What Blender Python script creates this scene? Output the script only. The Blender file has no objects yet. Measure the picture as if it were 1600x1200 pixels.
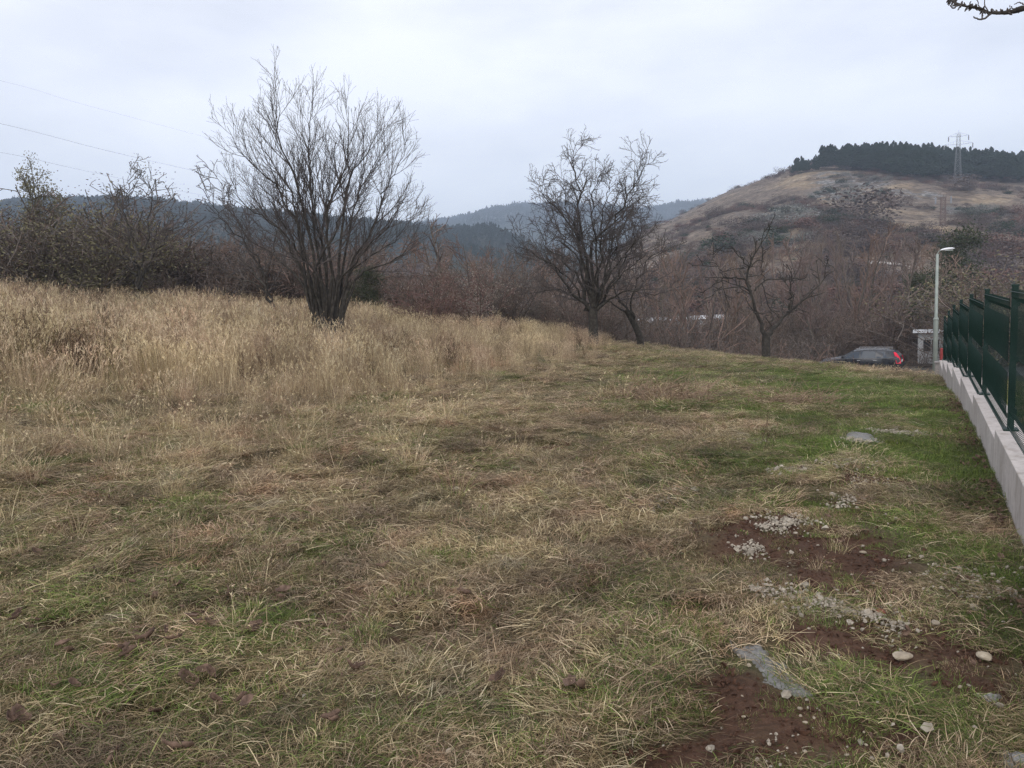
import bpy, math, random
import numpy as np
from mathutils import Matrix, Vector

# ------------------------------------------------------------------ camera, sky, sun, exposure
SC = bpy.context.scene
COL = SC.collection
PITCH, ROLL, EYE, F = 6.8, -2.5, 1.6, 1200.0
cam_d = bpy.data.cameras.new('camera')
cam_d.sensor_width = 36.0
cam_d.lens = 36.0 * F / 1600.0
cam_d.clip_start = 0.05
cam_d.clip_end = 9000
cam = bpy.data.objects.new('camera', cam_d)
COL.objects.link(cam)
RM = Matrix.Rotation(math.radians(90 - PITCH), 3, 'X') @ Matrix.Rotation(math.radians(ROLL), 3, 'Z')
cam.matrix_world = Matrix.Translation((0, 0, EYE)) @ RM.to_4x4()
SC.camera = cam

world = bpy.data.worlds.new("World")
SC.world = world
world.use_nodes = True
wn, wl = world.node_tree.nodes, world.node_tree.links
wn.clear()
SUN_EL, SUN_AZ = 40.0, 200.0
w_out = wn.new('ShaderNodeOutputWorld')
w_sky = wn.new('ShaderNodeTexSky')
w_sky.sky_type = 'NISHITA'
w_sky.sun_disc = False
w_sky.sun_elevation = math.radians(SUN_EL)
w_sky.sun_rotation = math.radians(SUN_AZ)
w_bg1 = wn.new('ShaderNodeBackground')
w_bg1.inputs['Strength'].default_value = 0.03
wl.new(w_sky.outputs[0], w_bg1.inputs['Color'])
# layer of overcast cloud: soft grey mottling, brighter low down
w_tc = wn.new('ShaderNodeTexCoord')
w_map = wn.new('ShaderNodeMapping')
w_map.inputs['Scale'].default_value = (1.0, 1.0, 2.6)
w_n = wn.new('ShaderNodeTexNoise')
w_n.inputs['Scale'].default_value = 2.0
w_n.inputs['Detail'].default_value = 5.0
w_n.inputs['Roughness'].default_value = 0.5
w_r = wn.new('ShaderNodeValToRGB')
w_r.color_ramp.elements[0].position = 0.37
w_r.color_ramp.elements[0].color = (0.625, 0.625, 0.665, 1)
w_r.color_ramp.elements[1].position = 0.57
w_r.color_ramp.elements[1].color = (0.86, 0.85, 0.872, 1)
w_bg2 = wn.new('ShaderNodeBackground')
w_bg2.inputs['Strength'].default_value = 1.22
w_add = wn.new('ShaderNodeAddShader')
wl.new(w_tc.outputs['Generated'], w_map.inputs[0])
wl.new(w_map.outputs[0], w_n.inputs['Vector'])
wl.new(w_n.outputs['Fac'], w_r.inputs[0])
wl.new(w_r.outputs[0], w_bg2.inputs['Color'])
wl.new(w_bg1.outputs[0], w_add.inputs[0])
wl.new(w_bg2.outputs[0], w_add.inputs[1])
wl.new(w_add.outputs[0], w_out.inputs['Surface'])

sun_d = bpy.data.lights.new('sun', 'SUN')
sun_d.energy = 1.4
sun_d.angle = math.radians(50)
sun_d.color = (1.0, 0.96, 0.9)
sun = bpy.data.objects.new('sun', sun_d)
COL.objects.link(sun)
sd = Vector((math.sin(math.radians(SUN_AZ)) * math.cos(math.radians(SUN_EL)),
             math.cos(math.radians(SUN_AZ)) * math.cos(math.radians(SUN_EL)), math.sin(math.radians(SUN_EL))))
sun.rotation_euler = sd.to_track_quat('Z', 'Y').to_euler()
SC.view_settings.view_transform = 'Standard'
SC.view_settings.look = 'None'
SC.view_settings.exposure = 0.2
SC.view_settings.gamma = 1.0
SC.cycles.use_denoising = True
SC.cycles.denoising_input_passes = 'RGB_ALBEDO_NORMAL'
SC.cycles.denoising_prefilter = 'NONE'
SC.cycles.max_bounces = 6
SC.cycles.diffuse_bounces = 3
SC.cycles.volume_bounces = 1
SC.cycles.transparent_max_bounces = 6

# ------------------------------------------------------------------ helpers
def tag(o, label=None, cat=None, group=None, kind=None):
    if label: o['label'] = label
    if cat: o['category'] = cat
    if group: o['group'] = group
    if kind: o['kind'] = kind
    return o

def empty(name, loc=(0, 0, 0), rz=0.0):
    o = bpy.data.objects.new(name, None)
    COL.objects.link(o)
    o.location = loc
    o.rotation_euler = (0, 0, rz)
    o.empty_display_size = 0.2
    return o

def mesh_obj(name, V, Fc, mat=None, parent=None, smooth=False, link=True, attrs=None):
    me = bpy.data.meshes.new(name)
    V = np.asarray(V, dtype=np.float32)
    if isinstance(Fc, np.ndarray):            # uniform n-gons
        nf, k = Fc.shape
        me.vertices.add(len(V)); me.vertices.foreach_set('co', V.ravel())
        me.loops.add(nf * k); me.loops.foreach_set('vertex_index', Fc.astype(np.int32).ravel())
        me.polygons.add(nf)
        me.polygons.foreach_set('loop_start', np.arange(0, nf * k, k, dtype=np.int32))
        me.update(calc_edges=True)
    else:
        me.from_pydata([tuple(v) for v in V], [], [tuple(f) for f in Fc])
        me.update()
    if smooth:
        me.polygons.foreach_set('use_smooth', np.ones(len(me.polygons), dtype=bool))
    if attrs:
        for k_, v_ in attrs.items():
            a = me.attributes.new(k_, 'FLOAT', 'POINT')
            a.data.foreach_set('value', np.asarray(v_, dtype=np.float32))
    if mat: me.materials.append(mat)
    o = bpy.data.objects.new(name, me)
    if link: COL.objects.link(o)
    if parent is not None: o.parent = parent
    return o

class MB:
    """collects simple solids and links them as one mesh"""
    def __init__(s): s.v = []; s.f = []
    def box(s, x0, x1, y0, y1, z0, z1, M=None):
        n = len(s.v)
        for p in ((x0, y0, z0), (x1, y0, z0), (x1, y1, z0), (x0, y1, z0), (x0, y0, z1), (x1, y0, z1), (x1, y1, z1), (x0, y1, z1)):
            p = Vector(p)
            s.v.append(tuple(M @ p) if M is not None else tuple(p))
        for f in ((3, 2, 1, 0), (4, 5, 6, 7), (0, 1, 5, 4), (1, 2, 6, 5), (2, 3, 7, 6), (3, 0, 4, 7)):
            s.f.append(tuple(n + i for i in f))
        return s
    def bar(s, a, b, r, k=4, r2=None):
        a, b = Vector(a), Vector(b)
        d = (b - a)
        if d.length < 1e-6: return s
        q = d.to_track_quat('Z', 'Y')
        r2 = r if r2 is None else r2
        n = len(s.v)
        for p, rr in ((a, r), (b, r2)):
            for i in range(k):
                t = 2 * math.pi * (i + .5) / k
                s.v.append(tuple(p + q @ Vector((math.cos(t) * rr, math.sin(t) * rr, 0))))
        for i in range(k):
            j = (i + 1) % k
            s.f.append((n + i, n + j, n + k + j, n + k + i))
        s.f.append(tuple(n + k - 1 - i for i in range(k)))
        s.f.append(tuple(n + k + i for i in range(k)))
        return s
    def lathe(s, prof, k=16, M=None):
        n = len(s.v)
        for z, r in prof:
            for i in range(k):
                t = 2 * math.pi * i / k
                p = Vector((math.cos(t) * r, math.sin(t) * r, z))
                s.v.append(tuple(M @ p) if M is not None else tuple(p))
        for a in range(len(prof) - 1):
            for i in range(k):
                j = (i + 1) % k
                s.f.append((n + a * k + i, n + a * k + j, n + (a + 1) * k + j, n + (a + 1) * k + i))
        s.f.append(tuple(n + k - 1 - i for i in range(k)))
        e = n + (len(prof) - 1) * k
        s.f.append(tuple(e + i for i in range(k)))
        return s
    def prism(s, poly, a, b, axis='y'):
        """poly in xz extruded along y from a to b"""
        n = len(s.v); m = len(poly)
        for t in (a, b):
            for (x, z) in poly: s.v.append((x, t, z) if axis == 'y' else (t, x, z))
        for i in range(m):
            j = (i + 1) % m
            s.f.append((n + i, n + j, n + m + j, n + m + i))
        s.f.append(tuple(n + m - 1 - i for i in range(m)))
        s.f.append(tuple(n + m + i for i in range(m)))
        return s
    def build(s, name, mat, parent=None, smooth=False, bevel=0):
        o = mesh_obj(name, s.v, s.f, mat, parent, smooth)
        if bevel:
            b = o.modifiers.new('bevel', 'BEVEL'); b.width = bevel; b.segments = 2; b.limit_method = 'ANGLE'
        return o

# value noise -------------------------------------------------------
def _h(ix, iy, seed):
    n = (ix.astype(np.int64) * 374761393 + iy.astype(np.int64) * 668265263 + seed * 974634777) & 0xFFFFFFFF
    n = ((n ^ (n >> 13)) * 1274126177) & 0xFFFFFFFF
    n = n ^ (n >> 16)
    return (n & 0xFFFFFF) / float(0xFFFFFF)
def vnoise(x, y, seed=0):
    x = np.asarray(x, dtype=np.float64); y = np.asarray(y, dtype=np.float64)
    ix = np.floor(x); iy = np.floor(y)
    fx = x - ix; fy = y - iy
    fx = fx * fx * (3 - 2 * fx); fy = fy * fy * (3 - 2 * fy)
    a = _h(ix, iy, seed); b = _h(ix + 1, iy, seed); c = _h(ix, iy + 1, seed); d = _h(ix + 1, iy + 1, seed)
    return (a + (b - a) * fx) * (1 - fy) + (c + (d - c) * fx) * fy
def fbm(x, y, seed=0, oct=4, gain=.5):
    s = 0; a = 1; t = 0
    x = np.asarray(x, dtype=np.float64); y = np.asarray(y, dtype=np.float64)
    for i in range(oct):
        s = s + a * vnoise(x * 2 ** i + 17.3 * i, y * 2 ** i - 9.1 * i, seed + i * 7); t += a; a *= gain
    return s / t
def sstep(a, b, x):
    t = np.clip((np.asarray(x, dtype=np.float64) - a) / (b - a), 0, 1)
    return t * t * (3 - 2 * t)

# ------------------------------------------------------------------ the lie of the land
def gz(x, y):
    x = np.asarray(x, dtype=np.float64); y = np.asarray(y, dtype=np.float64)
    z = -0.065 * np.clip(x, -60, 40) - 0.042 * np.clip(x + 5, -25, 0) - 0.0012 * np.clip(x * y, -900, 900) * (x > 0)
    b = np.where(x > 0, sstep(4.5, 15.5, y), sstep(-2, 9, y))
    z = z * b + (1 - b) * (-0.03 * np.clip(x, -30, 0))
    t = x * 0.8 + y * 0.6
    z = z - 0.012 * np.clip(t - 16.0, 0, 60) ** 2 * sstep(-12, 4, x)
    z = z - 0.014 * np.clip(y - 31, 0, 40) ** 2
    floor = -4.22 + 1.5 * sstep(5, -30, x) - 0.9 * sstep(60, 140, y)
    k = 1.2                                   # smooth maximum with the valley floor
    d = z - floor
    z = floor + 0.5 * (d + np.sqrt(d * d + k * k)) - 0.5 * k * np.exp(-np.abs(d))
    near = sstep(90, 30, np.hypot(x, y))
    z = z + (np.abs(fbm(x / .42, y / .42, 15, 2) - .5) * -.22 + .03) * near * sstep(.62, .35, x / np.maximum(y, 1))
    z = z + (fbm(x / 2.7, y / 2.7, 3, 3) - .5) * 0.16 * near + (fbm(x / .55, y / .55, 5, 2) - .5) * 0.05 * near
    m = np.hypot((x - 7.6) / 2.6, (y - 29.0) / 1.5)       # low earth mound at the edge of the meadow
    z = z + 0.32 * np.exp(-m * m * 1.2)
    return z
def gz1(x, y): return float(gz(np.array([x]), np.array([y]))[0])

# hills: height over a fan of directions. px is a bearing written as the tangent scaled by F
def bearing_table(tab):
    xs = np.array([(p[0] - 800.0) / F for p in tab])
    hs = []
    for px, py in tab:                       # height per metre of distance seen from the meadow
        d = RM @ Vector(((px - 800) / F, (600 - py) / F, -1))
        hs.append(d.z / d.y)
    return xs, np.array(hs)
class Hill:
    def __init__(s, tab, r0, r1, seed, rough, back=250, foot=-6, p=1.0, edge=0.0):
        s.u, s.h = bearing_table(tab); s.r0, s.r1, s.seed, s.rough, s.back, s.foot, s.p, s.edge = r0, r1, seed, rough, back, foot, p, edge
    def z(s, x, y):
        """x, y arrays: ground height of this hill"""
        x = np.asarray(x, dtype=np.float64); y = np.maximum(np.asarray(y, dtype=np.float64), 1.0)
        u = x / y
        top = EYE + np.interp(u, s.u, s.h) * s.r1
        t = (y - s.r0) / (s.r1 - s.r0)
        tt = np.clip(t, 0, 1)
        prof = tt ** s.p * (1 - .25 * tt) + .25 * tt * (2 * tt - tt * tt)
        prof = np.clip(prof, 0, 1)
        z = s.foot + (top - s.foot) * prof
        over = np.clip(y - s.r1, 0, None)
        z = z - over * over / (2.0 * s.back) * .25 - over * .08
        n = fbm(x / 60, y / 60, s.seed, 5, .52) - .5
        ridge = 1 - np.abs(fbm(x / 95 + 3, y / 140, s.seed + 5, 4) - .5) * 4
        z = z + (n * 1.4 + ridge * .28) * s.rough * np.sin(np.clip(t, 0, 1) * math.pi) ** .7 * sstep(0, .15, tt)
        z = z + s.edge * (fbm(u * 140, y / 40, s.seed + 9, 3) - .5) * sstep(.6, 1, tt)
        return z
HILL_R = Hill([(760, 475), (900, 440), (960, 405), (1000, 372), (1040, 350), (1100, 320), (1150, 297), (1200, 283), (1245, 270), (1300, 263), (1350, 258),
               (1400, 254), (1500, 258), (1600, 264), (1700, 276), (1900, 330)], 85, 430, 11, 9.0)
HILL_L = Hill([(-500, 330), (-200, 330), (0, 328), (130, 319), (200, 316), (270, 319), (330, 329), (450, 342), (560, 348), (640, 355), (700, 364), (780, 372), (900, 420)], 180, 800, 31, 16, foot=-6, edge=7)
HILL_F = Hill([(500, 372), (600, 362), (690, 350), (730, 344), (780, 333), (820, 326), (860, 323), (900, 324), (960, 329), (1000, 334), (1030, 331), (1060, 326), (1095, 322),
               (1140, 316), (1200, 330), (1400, 330), (1900, 335)], 700, 1700, 51, 30, back=500, foot=-6, edge=14)

def ray(px, py):
    return RM @ Vector(((px - 800) / F, (600 - py) / F, -1))
def at(px, py, Y):
    """the point at depth Y in that direction"""
    d = ray(px, py)
    return Vector((d.x / d.y * Y, Y, EYE + d.z / d.y * Y))
def hit(px, py, fn, y0=1.5, y1=60, n=400):
    d = ray(px, py)
    ys = np.geomspace(y0, y1, n)
    xs = d.x / d.y * ys; zs = EYE + d.z / d.y * ys
    g = fn(xs, ys)
    i = np.argmax(zs < g)
    if zs[i] >= g[i]: i = n - 1
    return Vector((xs[i], ys[i], g[i]))
def on(px, py): return hit(px, py, gz)

# ------------------------------------------------------------------ materials
def newmat(name, rough=.9):
    m = bpy.data.materials.new(name); m.use_nodes = True
    nt = m.node_tree; b = nt.nodes['Principled BSDF']
    b.inputs['Roughness'].default_value = rough
    b.inputs['Specular IOR Level'].default_value = 0.25
    return m, nt, b
def ramp(nt, stops, inp=None):
    r = nt.nodes.new('ShaderNodeValToRGB')
    e = r.color_ramp.elements
    while len(e) < len(stops): e.new(0.5)
    for i, (p, c) in enumerate(stops):
        e[i].position = p; e[i].color = (c[0], c[1], c[2], 1)
    if inp is not None: nt.links.new(inp, r.inputs[0])
    return r.outputs[0]
def noise(nt, scale, detail=4, rough=.55, coord=None, dist=0.0):
    n = nt.nodes.new('ShaderNodeTexNoise')
    n.inputs['Scale'].default_value = scale; n.inputs['Detail'].default_value = detail
    n.inputs['Roughness'].default_value = rough; n.inputs['Distortion'].default_value = dist
    if coord is None:
        coord = nt.nodes.new('ShaderNodeTexCoord').outputs['Object']
    nt.links.new(coord, n.inputs['Vector'])
    return n.outputs['Fac']
def pos(nt): return nt.nodes.new('ShaderNodeNewGeometry').outputs['Position']
def mixc(nt, fac, a, b, mode='MIX'):
    m = nt.nodes.new('ShaderNodeMix'); m.data_type = 'RGBA'; m.blend_type = mode
    for s, v in ((m.inputs['Factor'], fac), (m.inputs['A'], a), (m.inputs['B'], b)):
        if isinstance(v, (int, float)): s.default_value = v
        elif isinstance(v, tuple): s.default_value = (v[0], v[1], v[2], 1)
        else: nt.links.new(v, s)
    return m.outputs['Result']
def mth(nt, op, a, b=0.0, clamp=False):
    m = nt.nodes.new('ShaderNodeMath'); m.operation = op; m.use_clamp = clamp
    for s, v in ((m.inputs[0], a), (m.inputs[1], b)):
        if isinstance(v, (int, float)): s.default_value = v
        else: nt.links.new(v, s)
    return m.outputs[0]
def attr(nt, name, inst=False):
    a = nt.nodes.new('ShaderNodeAttribute'); a.attribute_name = name
    a.attribute_type = 'INSTANCER' if inst else 'GEOMETRY'
    return a.outputs['Fac']
def bump(nt, b, h, strength=.4, dist=.02):
    n = nt.nodes.new('ShaderNodeBump'); n.inputs['Strength'].default_value = strength; n.inputs['Distance'].default_value = dist
    nt.links.new(h, n.inputs['Height']); nt.links.new(n.outputs[0], b.inputs['Normal'])

def simple(name, ca, cb, scale=6, rough=.85, bstr=.2, metal=0.0, bd=.01):
    m, nt, b = newmat(name, rough)
    f = noise(nt, scale, 5)
    nt.links.new(ramp(nt, [(.3, ca), (.7, cb)], f), b.inputs['Base Color'])
    b.inputs['Metallic'].default_value = metal
    if bstr: bump(nt, b, f, bstr, bd)
    return m

def bark_mat(name, a, b_, c, objvar=0.0):
    m, nt, b = newmat(name, .95)
    f = noise(nt, 9, 5, .6)
    col = ramp(nt, [(.25, a), (.5, b_), (.75, c)], f)
    if objvar:
        oi = nt.nodes.new('ShaderNodeObjectInfo').outputs['Random']
        tint = ramp(nt, [(0, (.70, .70, .72)), (.25, (1.12, .94, .86)), (.45, (.80, .84, .72)), (.65, (1.0, 1.0, .98)), (.82, (1.28, 1.05, .85)), (1, (.72, .72, .74))], oi)
        col = mixc(nt, objvar, col, tint, 'MULTIPLY')
    nt.links.new(col, b.inputs['Base Color'])
    bump(nt, b, f, .5, .02)
    return m
M_bark = bark_mat('bark_dark', (.018, .015, .013), (.038, .033, .028), (.085, .078, .066))
M_twig = bark_mat('twig_dark', (.048, .041, .039), (.078, .067, .063), (.12, .105, .10))
M_bark_f = bark_mat('bark_thicket', (.06, .05, .044), (.10, .084, .073), (.15, .128, .112), .6)
M_twig_f = bark_mat('twig_thicket', (.115, .088, .077), (.172, .132, .116), (.25, .196, .172), .8)
M_twig_g = bark_mat('twig_grey', (.09, .078, .072), (.14, .122, .112), (.20, .178, .165), .5)
M_shrub_red = bark_mat('twig_reddish', (.10, .055, .05), (.16, .09, .08), (.26, .17, .15))
M_leaf_dry = simple('dry_leaf', (.055, .034, .024), (.20, .13, .095), 22, .8, .3)
M_leaf_dark = simple('dark_withered_leaf', (.045, .032, .026), (.12, .088, .07), 9, .9, 0)
M_leaf_olive = simple('olive_leaf', (.09, .085, .045), (.20, .18, .10), 9, .8, 0)
M_leaf_pale = simple('pale_seed_fluff', (.22, .19, .16), (.38, .33, .28), 9, .9, 0)
M_ivy = simple('ivy_leaf', (.022, .032, .014), (.06, .07, .03), 5, .7, 0)
M_pine = simple('pine_needles', (.014, .030, .022), (.036, .058, .038), 3, .9, 0)

# soil and thatch
def ground_material():
    m, nt, b = newmat('meadow_soil', .97)
    P = pos(nt)
    n1 = noise(nt, 2.2, 8, .65, P); n2 = noise(nt, 38, 4, .7, P); n3 = noise(nt, .35, 5, .5, P)
    thatch = ramp(nt, [(.3, (.040, .030, .018)), (.5, (.095, .075, .042)), (.68, (.17, .135, .08))], n2)
    thatch = mixc(nt, ramp(nt, [(.4, (0, 0, 0)), (.62, (1, 1, 1))], n3), thatch, mixc(nt, .6, thatch, (.06, .075, .025)))
    soil = ramp(nt, [(.3, (.034, .018, .010)), (.55, (.080, .042, .025)), (.75, (.14, .082, .052))], n1)
    soil = mixc(nt, .35, soil, ramp(nt, [(.35, (.03, .014, .009)), (.7, (.14, .075, .05))], n2))
    col = mixc(nt, attr(nt, 'soil'), thatch, soil)
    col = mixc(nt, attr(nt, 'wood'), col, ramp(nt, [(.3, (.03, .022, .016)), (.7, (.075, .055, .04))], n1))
    nt.links.new(col, b.inputs['Base Color'])
    bump(nt, b, mth(nt, 'ADD', n2, n1), .8, .03)
    return m
M_ground = ground_material()

def grass_material(name, dry, green, trans=.32, patch=1.1):
    m, nt, b = newmat(name, .75)
    b.inputs['Specular IOR Level'].default_value = 0.3
    c = attr(nt, 'c'); g = attr(nt, 'g')
    gr = attr(nt, 'green', True); dk = attr(nt, 'dark', True)
    cd = ramp(nt, dry, c); cg = ramp(nt, green, c)
    col = mixc(nt, mth(nt, 'LESS_THAN', g, gr), cd, cg)
    n = noise(nt, patch, 6, .68, pos(nt))
    col = mixc(nt, 1.0, col, ramp(nt, [(.33, (.66, .64, .60)), (.66, (1.25, 1.22, 1.12))], n), 'MULTIPLY')
    n_t = noise(nt, patch * 2.2, 4, .6, pos(nt))
    col = mixc(nt, 1.0, col, ramp(nt, [(.30, (1.08, .89, .80)), (.45, (1.0, .97, .94)), (.55, (1.03, 1.03, .86)), (.70, (.92, .98, .98))], n_t), 'MULTIPLY')
    col = mixc(nt, dk, col, (.040, .026, .018))
    nt.links.new(col, b.inputs['Base Color'])
    tr = nt.nodes.new('ShaderNodeBsdfTranslucent'); nt.links.new(col, tr.inputs['Color'])
    mx = nt.nodes.new('ShaderNodeMixShader'); mx.inputs[0].default_value = trans
    nt.links.new(b.outputs[0], mx.inputs[1]); nt.links.new(tr.outputs[0], mx.inputs[2])
    nt.links.new(mx.outputs[0], nt.nodes['Material Output'].inputs['Surface'])
    return m
DRY = [(0, (.060, .043, .031)), (.22, (.185, .135, .092)), (.5, (.355, .272, .19)), (.8, (.57, .462, .34)), (1, (.84, .73, .58))]
GREEN = [(0, (.046, .074, .019)), (.4, (.112, .172, .042)), (.8, (.20, .275, .074)), (1, (.35, .39, .16))]
TALL = [(0, (.16, .115, .085)), (.3, (.335, .252, .19)), (.7, (.56, .448, .345)), (1, (.80, .69, .56))]
M_grass = grass_material('grass_blades', DRY, GREEN)
M_tall = grass_material('tall_grass_straw', TALL, [(0, (.10, .09, .04)), (1, (.28, .25, .11))], .3, .25)
M_forb = grass_material('dead_stalks', [(0, (.035, .020, .014)), (.5, (.085, .048, .034)), (1, (.17, .11, .08))], GREEN, .1)

# ------------------------------------------------------------------ ground sheet
def px_blobs(lst):
    out = []
    for (px, py, rx, ry) in lst:
        p = on(px, py)
        sx = p.y / F * rx
        q = on(px, py - ry); q2 = on(px, py + ry)
        out.append((p.x, p.y, max(sx, .05), max((q.y - q2.y) / 2, .05)))
    return out
def blob_mask(x, y, blobs, soft=.35, wob=.5):
    m = np.zeros_like(np.asarray(x, dtype=np.float64))
    w = (fbm(x * 3.1, y * 3.1, 77, 5, .7) - .5) * 3 * wob
    for bx, by, rx, ry in blobs:
        d = np.hypot((x - bx) / rx, (y - by) / ry) + w
        m = np.maximum(m, 1 - sstep(1 - soft, 1 + soft, d))
    return m
CEM = px_blobs([(1180, 1025, 44, 24), (1212, 1055, 46, 30), (1242, 1085, 40, 24), (1165, 1012, 20, 12), (1350, 687, 36, 10), (1548, 1089, 26, 10)])
SOIL = px_blobs([(1270, 870, 138, 75), (1290, 985, 112, 35), (1330, 1030, 88, 31), (1180, 1100, 88, 62), (1260, 1110, 75, 50), (1120, 1180, 150, 38),
                 (1400, 930, 88, 44), (1460, 1000, 75, 50), (1350, 1150, 100, 50), (1240, 820, 75, 18), (1320, 800, 50, 18), (1360, 760, 75, 12), (1530, 1080, 62, 75),
                 (330, 960, 60, 18), (70, 1000, 60, 22), (220, 1020, 50, 20), (640, 1010, 40, 12), (1000, 640, 30, 6), (860, 700, 30, 6), (1340, 665, 62, 6)])
GREENS = px_blobs([(1250, 600, 190, 22), (1400, 640, 130, 40), (1520, 740, 80, 110), (1440, 860, 90, 70), (1380, 700, 80, 30), (1540, 960, 60, 60), (1140, 640, 60, 14),
                   (1330, 1100, 60, 40), (1480, 1120, 80, 60), (1130, 730, 60, 20), (250, 800, 60, 18), (110, 950, 60, 30), (170, 1050, 70, 30), (90, 640, 60, 14),
                   (570, 635, 50, 14), (730, 575, 40, 8), (780, 590, 30, 6), (950, 1080, 120, 40), (1080, 1100, 40, 30), (640, 1160, 100, 30), (400, 970, 50, 20),
                   (1000, 920, 60, 30), (1060, 1000, 70, 26), (700, 1100, 80, 30), (1100, 590, 120, 14), (520, 870, 40, 16), (1240, 700, 60, 20), (700, 880, 60, 18), (60, 730, 50, 12)])
STRAW = px_blobs([(900, 800, 200, 60), (650, 900, 160, 50), (1060, 870, 90, 40), (1130, 950, 60, 30), (750, 640, 200, 30), (300, 700, 260, 40), (870, 1000, 110, 30), (500, 1050, 110, 40), (1100, 1000, 60, 24)])
GRAVEL_LINES = [[(990, 800), (1025, 790), (1062, 765)], [(1150, 868), (1190, 860)], [(1190, 835), (1225, 825), (1252, 812)],
                [(1172, 928), (1215, 936), (1262, 945), (1300, 955), (1345, 962), (1385, 978), (1418, 990)], [(1305, 735), (1345, 722)], [(1350, 675), (1400, 680), (1448, 684)],
                [(1490, 890), (1510, 915), (1545, 945)], [(1310, 798), (1335, 782)], [(1330, 690), (1352, 700)], [(1195, 740), (1260, 738)], [(1150, 690), (1190, 700)], [(1190, 1160), (1240, 1190)],
                [(1330, 755), (1390, 760)], [(1540, 930), (1590, 940)]]

def build_ground():
    a = 3.2; b = .0262
    ni = int(math.asinh(2400 / a) / b)
    xs = a * np.sinh(b * np.arange(-ni, ni + 1))
    ys = 5.0 + a * np.sinh(b * np.arange(-int(math.asinh(60 / a) / b), ni + 1))
    X, Y = np.meshgrid(xs, ys)
    Z = gz(X.ravel(), Y.ravel()).reshape(X.shape)
    near = (np.hypot(X, Y) < 30)
    Z = Z + np.where(near, (fbm(X / .13, Y / .13, 8, 2) - .5) * .024, 0) * (1 - blob_mask(X, Y, CEM, .6, 0))
    V = np.stack([X, Y, Z], -1).reshape(-1, 3)
    ny, nx = X.shape
    i = np.arange(ny - 1)[:, None] * nx + np.arange(nx - 1)[None, :]
    Q = np.stack([i, i + 1, i + nx + 1, i + nx], -1).reshape(-1, 4)
    s = blob_mask(X.ravel(), Y.ravel(), SOIL)
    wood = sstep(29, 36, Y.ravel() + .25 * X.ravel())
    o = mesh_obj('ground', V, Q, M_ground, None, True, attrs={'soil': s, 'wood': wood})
    tag(o, kind='structure')
    return o
build_ground()

# ------------------------------------------------------------------ hills
def hill_mesh(name, H, u0, u1, nu, nr, mat, rmax, attrs_fn=None):
    u = np.linspace(u0, u1, nu)
    r = H.r0 + (rmax - H.r0) * np.linspace(0, 1, nr) ** .9
    U, R = np.meshgrid(u, r)
    X = U * R; Y = R
    Z = H.z(X.ravel(), Y.ravel()).reshape(X.shape)
    Z[0] -= 3
    V = np.stack([X, Y, Z], -1).reshape(-1, 3)
    i = np.arange(nr - 1)[:, None] * nu + np.arange(nu - 1)[None, :]
    Q = np.stack([i, i + 1, i + nu + 1, i + nu], -1).reshape(-1, 4)
    at_ = attrs_fn(X.ravel(), Y.ravel(), Z.ravel()) if attrs_fn else None
    o = mesh_obj(name, V, Q, mat, None, True, attrs=at_)
    return tag(o, kind='structure')
def hp(px, py): return hit(px, py, HILL_R.z, 90, 520, 900)
def hblobs(lst):
    out = []
    for px, py, rx, ry in lst:
        p = hp(px, py); a_ = hp(px, py - ry); b_ = hp(px, py + ry)
        out.append((p.x, p.y, p.y / F * rx, max(abs(a_.y - b_.y) / 2, 4)))
    return out
H_ROCK = hblobs([(1330, 285, 45, 14), (1300, 300, 40, 10), (1250, 330, 30, 16), (1215, 350, 40, 14), (1440, 305, 40, 8), (1290, 290, 20, 10), (1380, 300, 25, 6), (1180, 370, 30, 10), (1520, 330, 40, 6), (1240, 372, 60, 5)])
H_GRASS = hblobs([(1270, 275, 50, 6), (1330, 268, 30, 3), (1250, 290, 40, 8), (1420, 290, 60, 6), (1500, 305, 80, 6), (1560, 320, 60, 8), (1130, 320, 30, 8), (1090, 340, 30, 6), (1400, 330, 60, 8), (1500, 360, 90, 10), (1580, 380, 60, 14), (1330, 320, 50, 6), (1450, 345, 60, 6)])
def blobs_h(x, y, bl):
    m = np.zeros_like(x)
    w = (fbm(x / 14, y / 20, 91, 4) - .5) * 1.6
    for bx, by, rx, ry in bl:
        m = np.maximum(m, 1 - sstep(.7, 1.3, np.hypot((x - bx) / rx, (y - by) / ry) + w))
    return m
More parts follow.
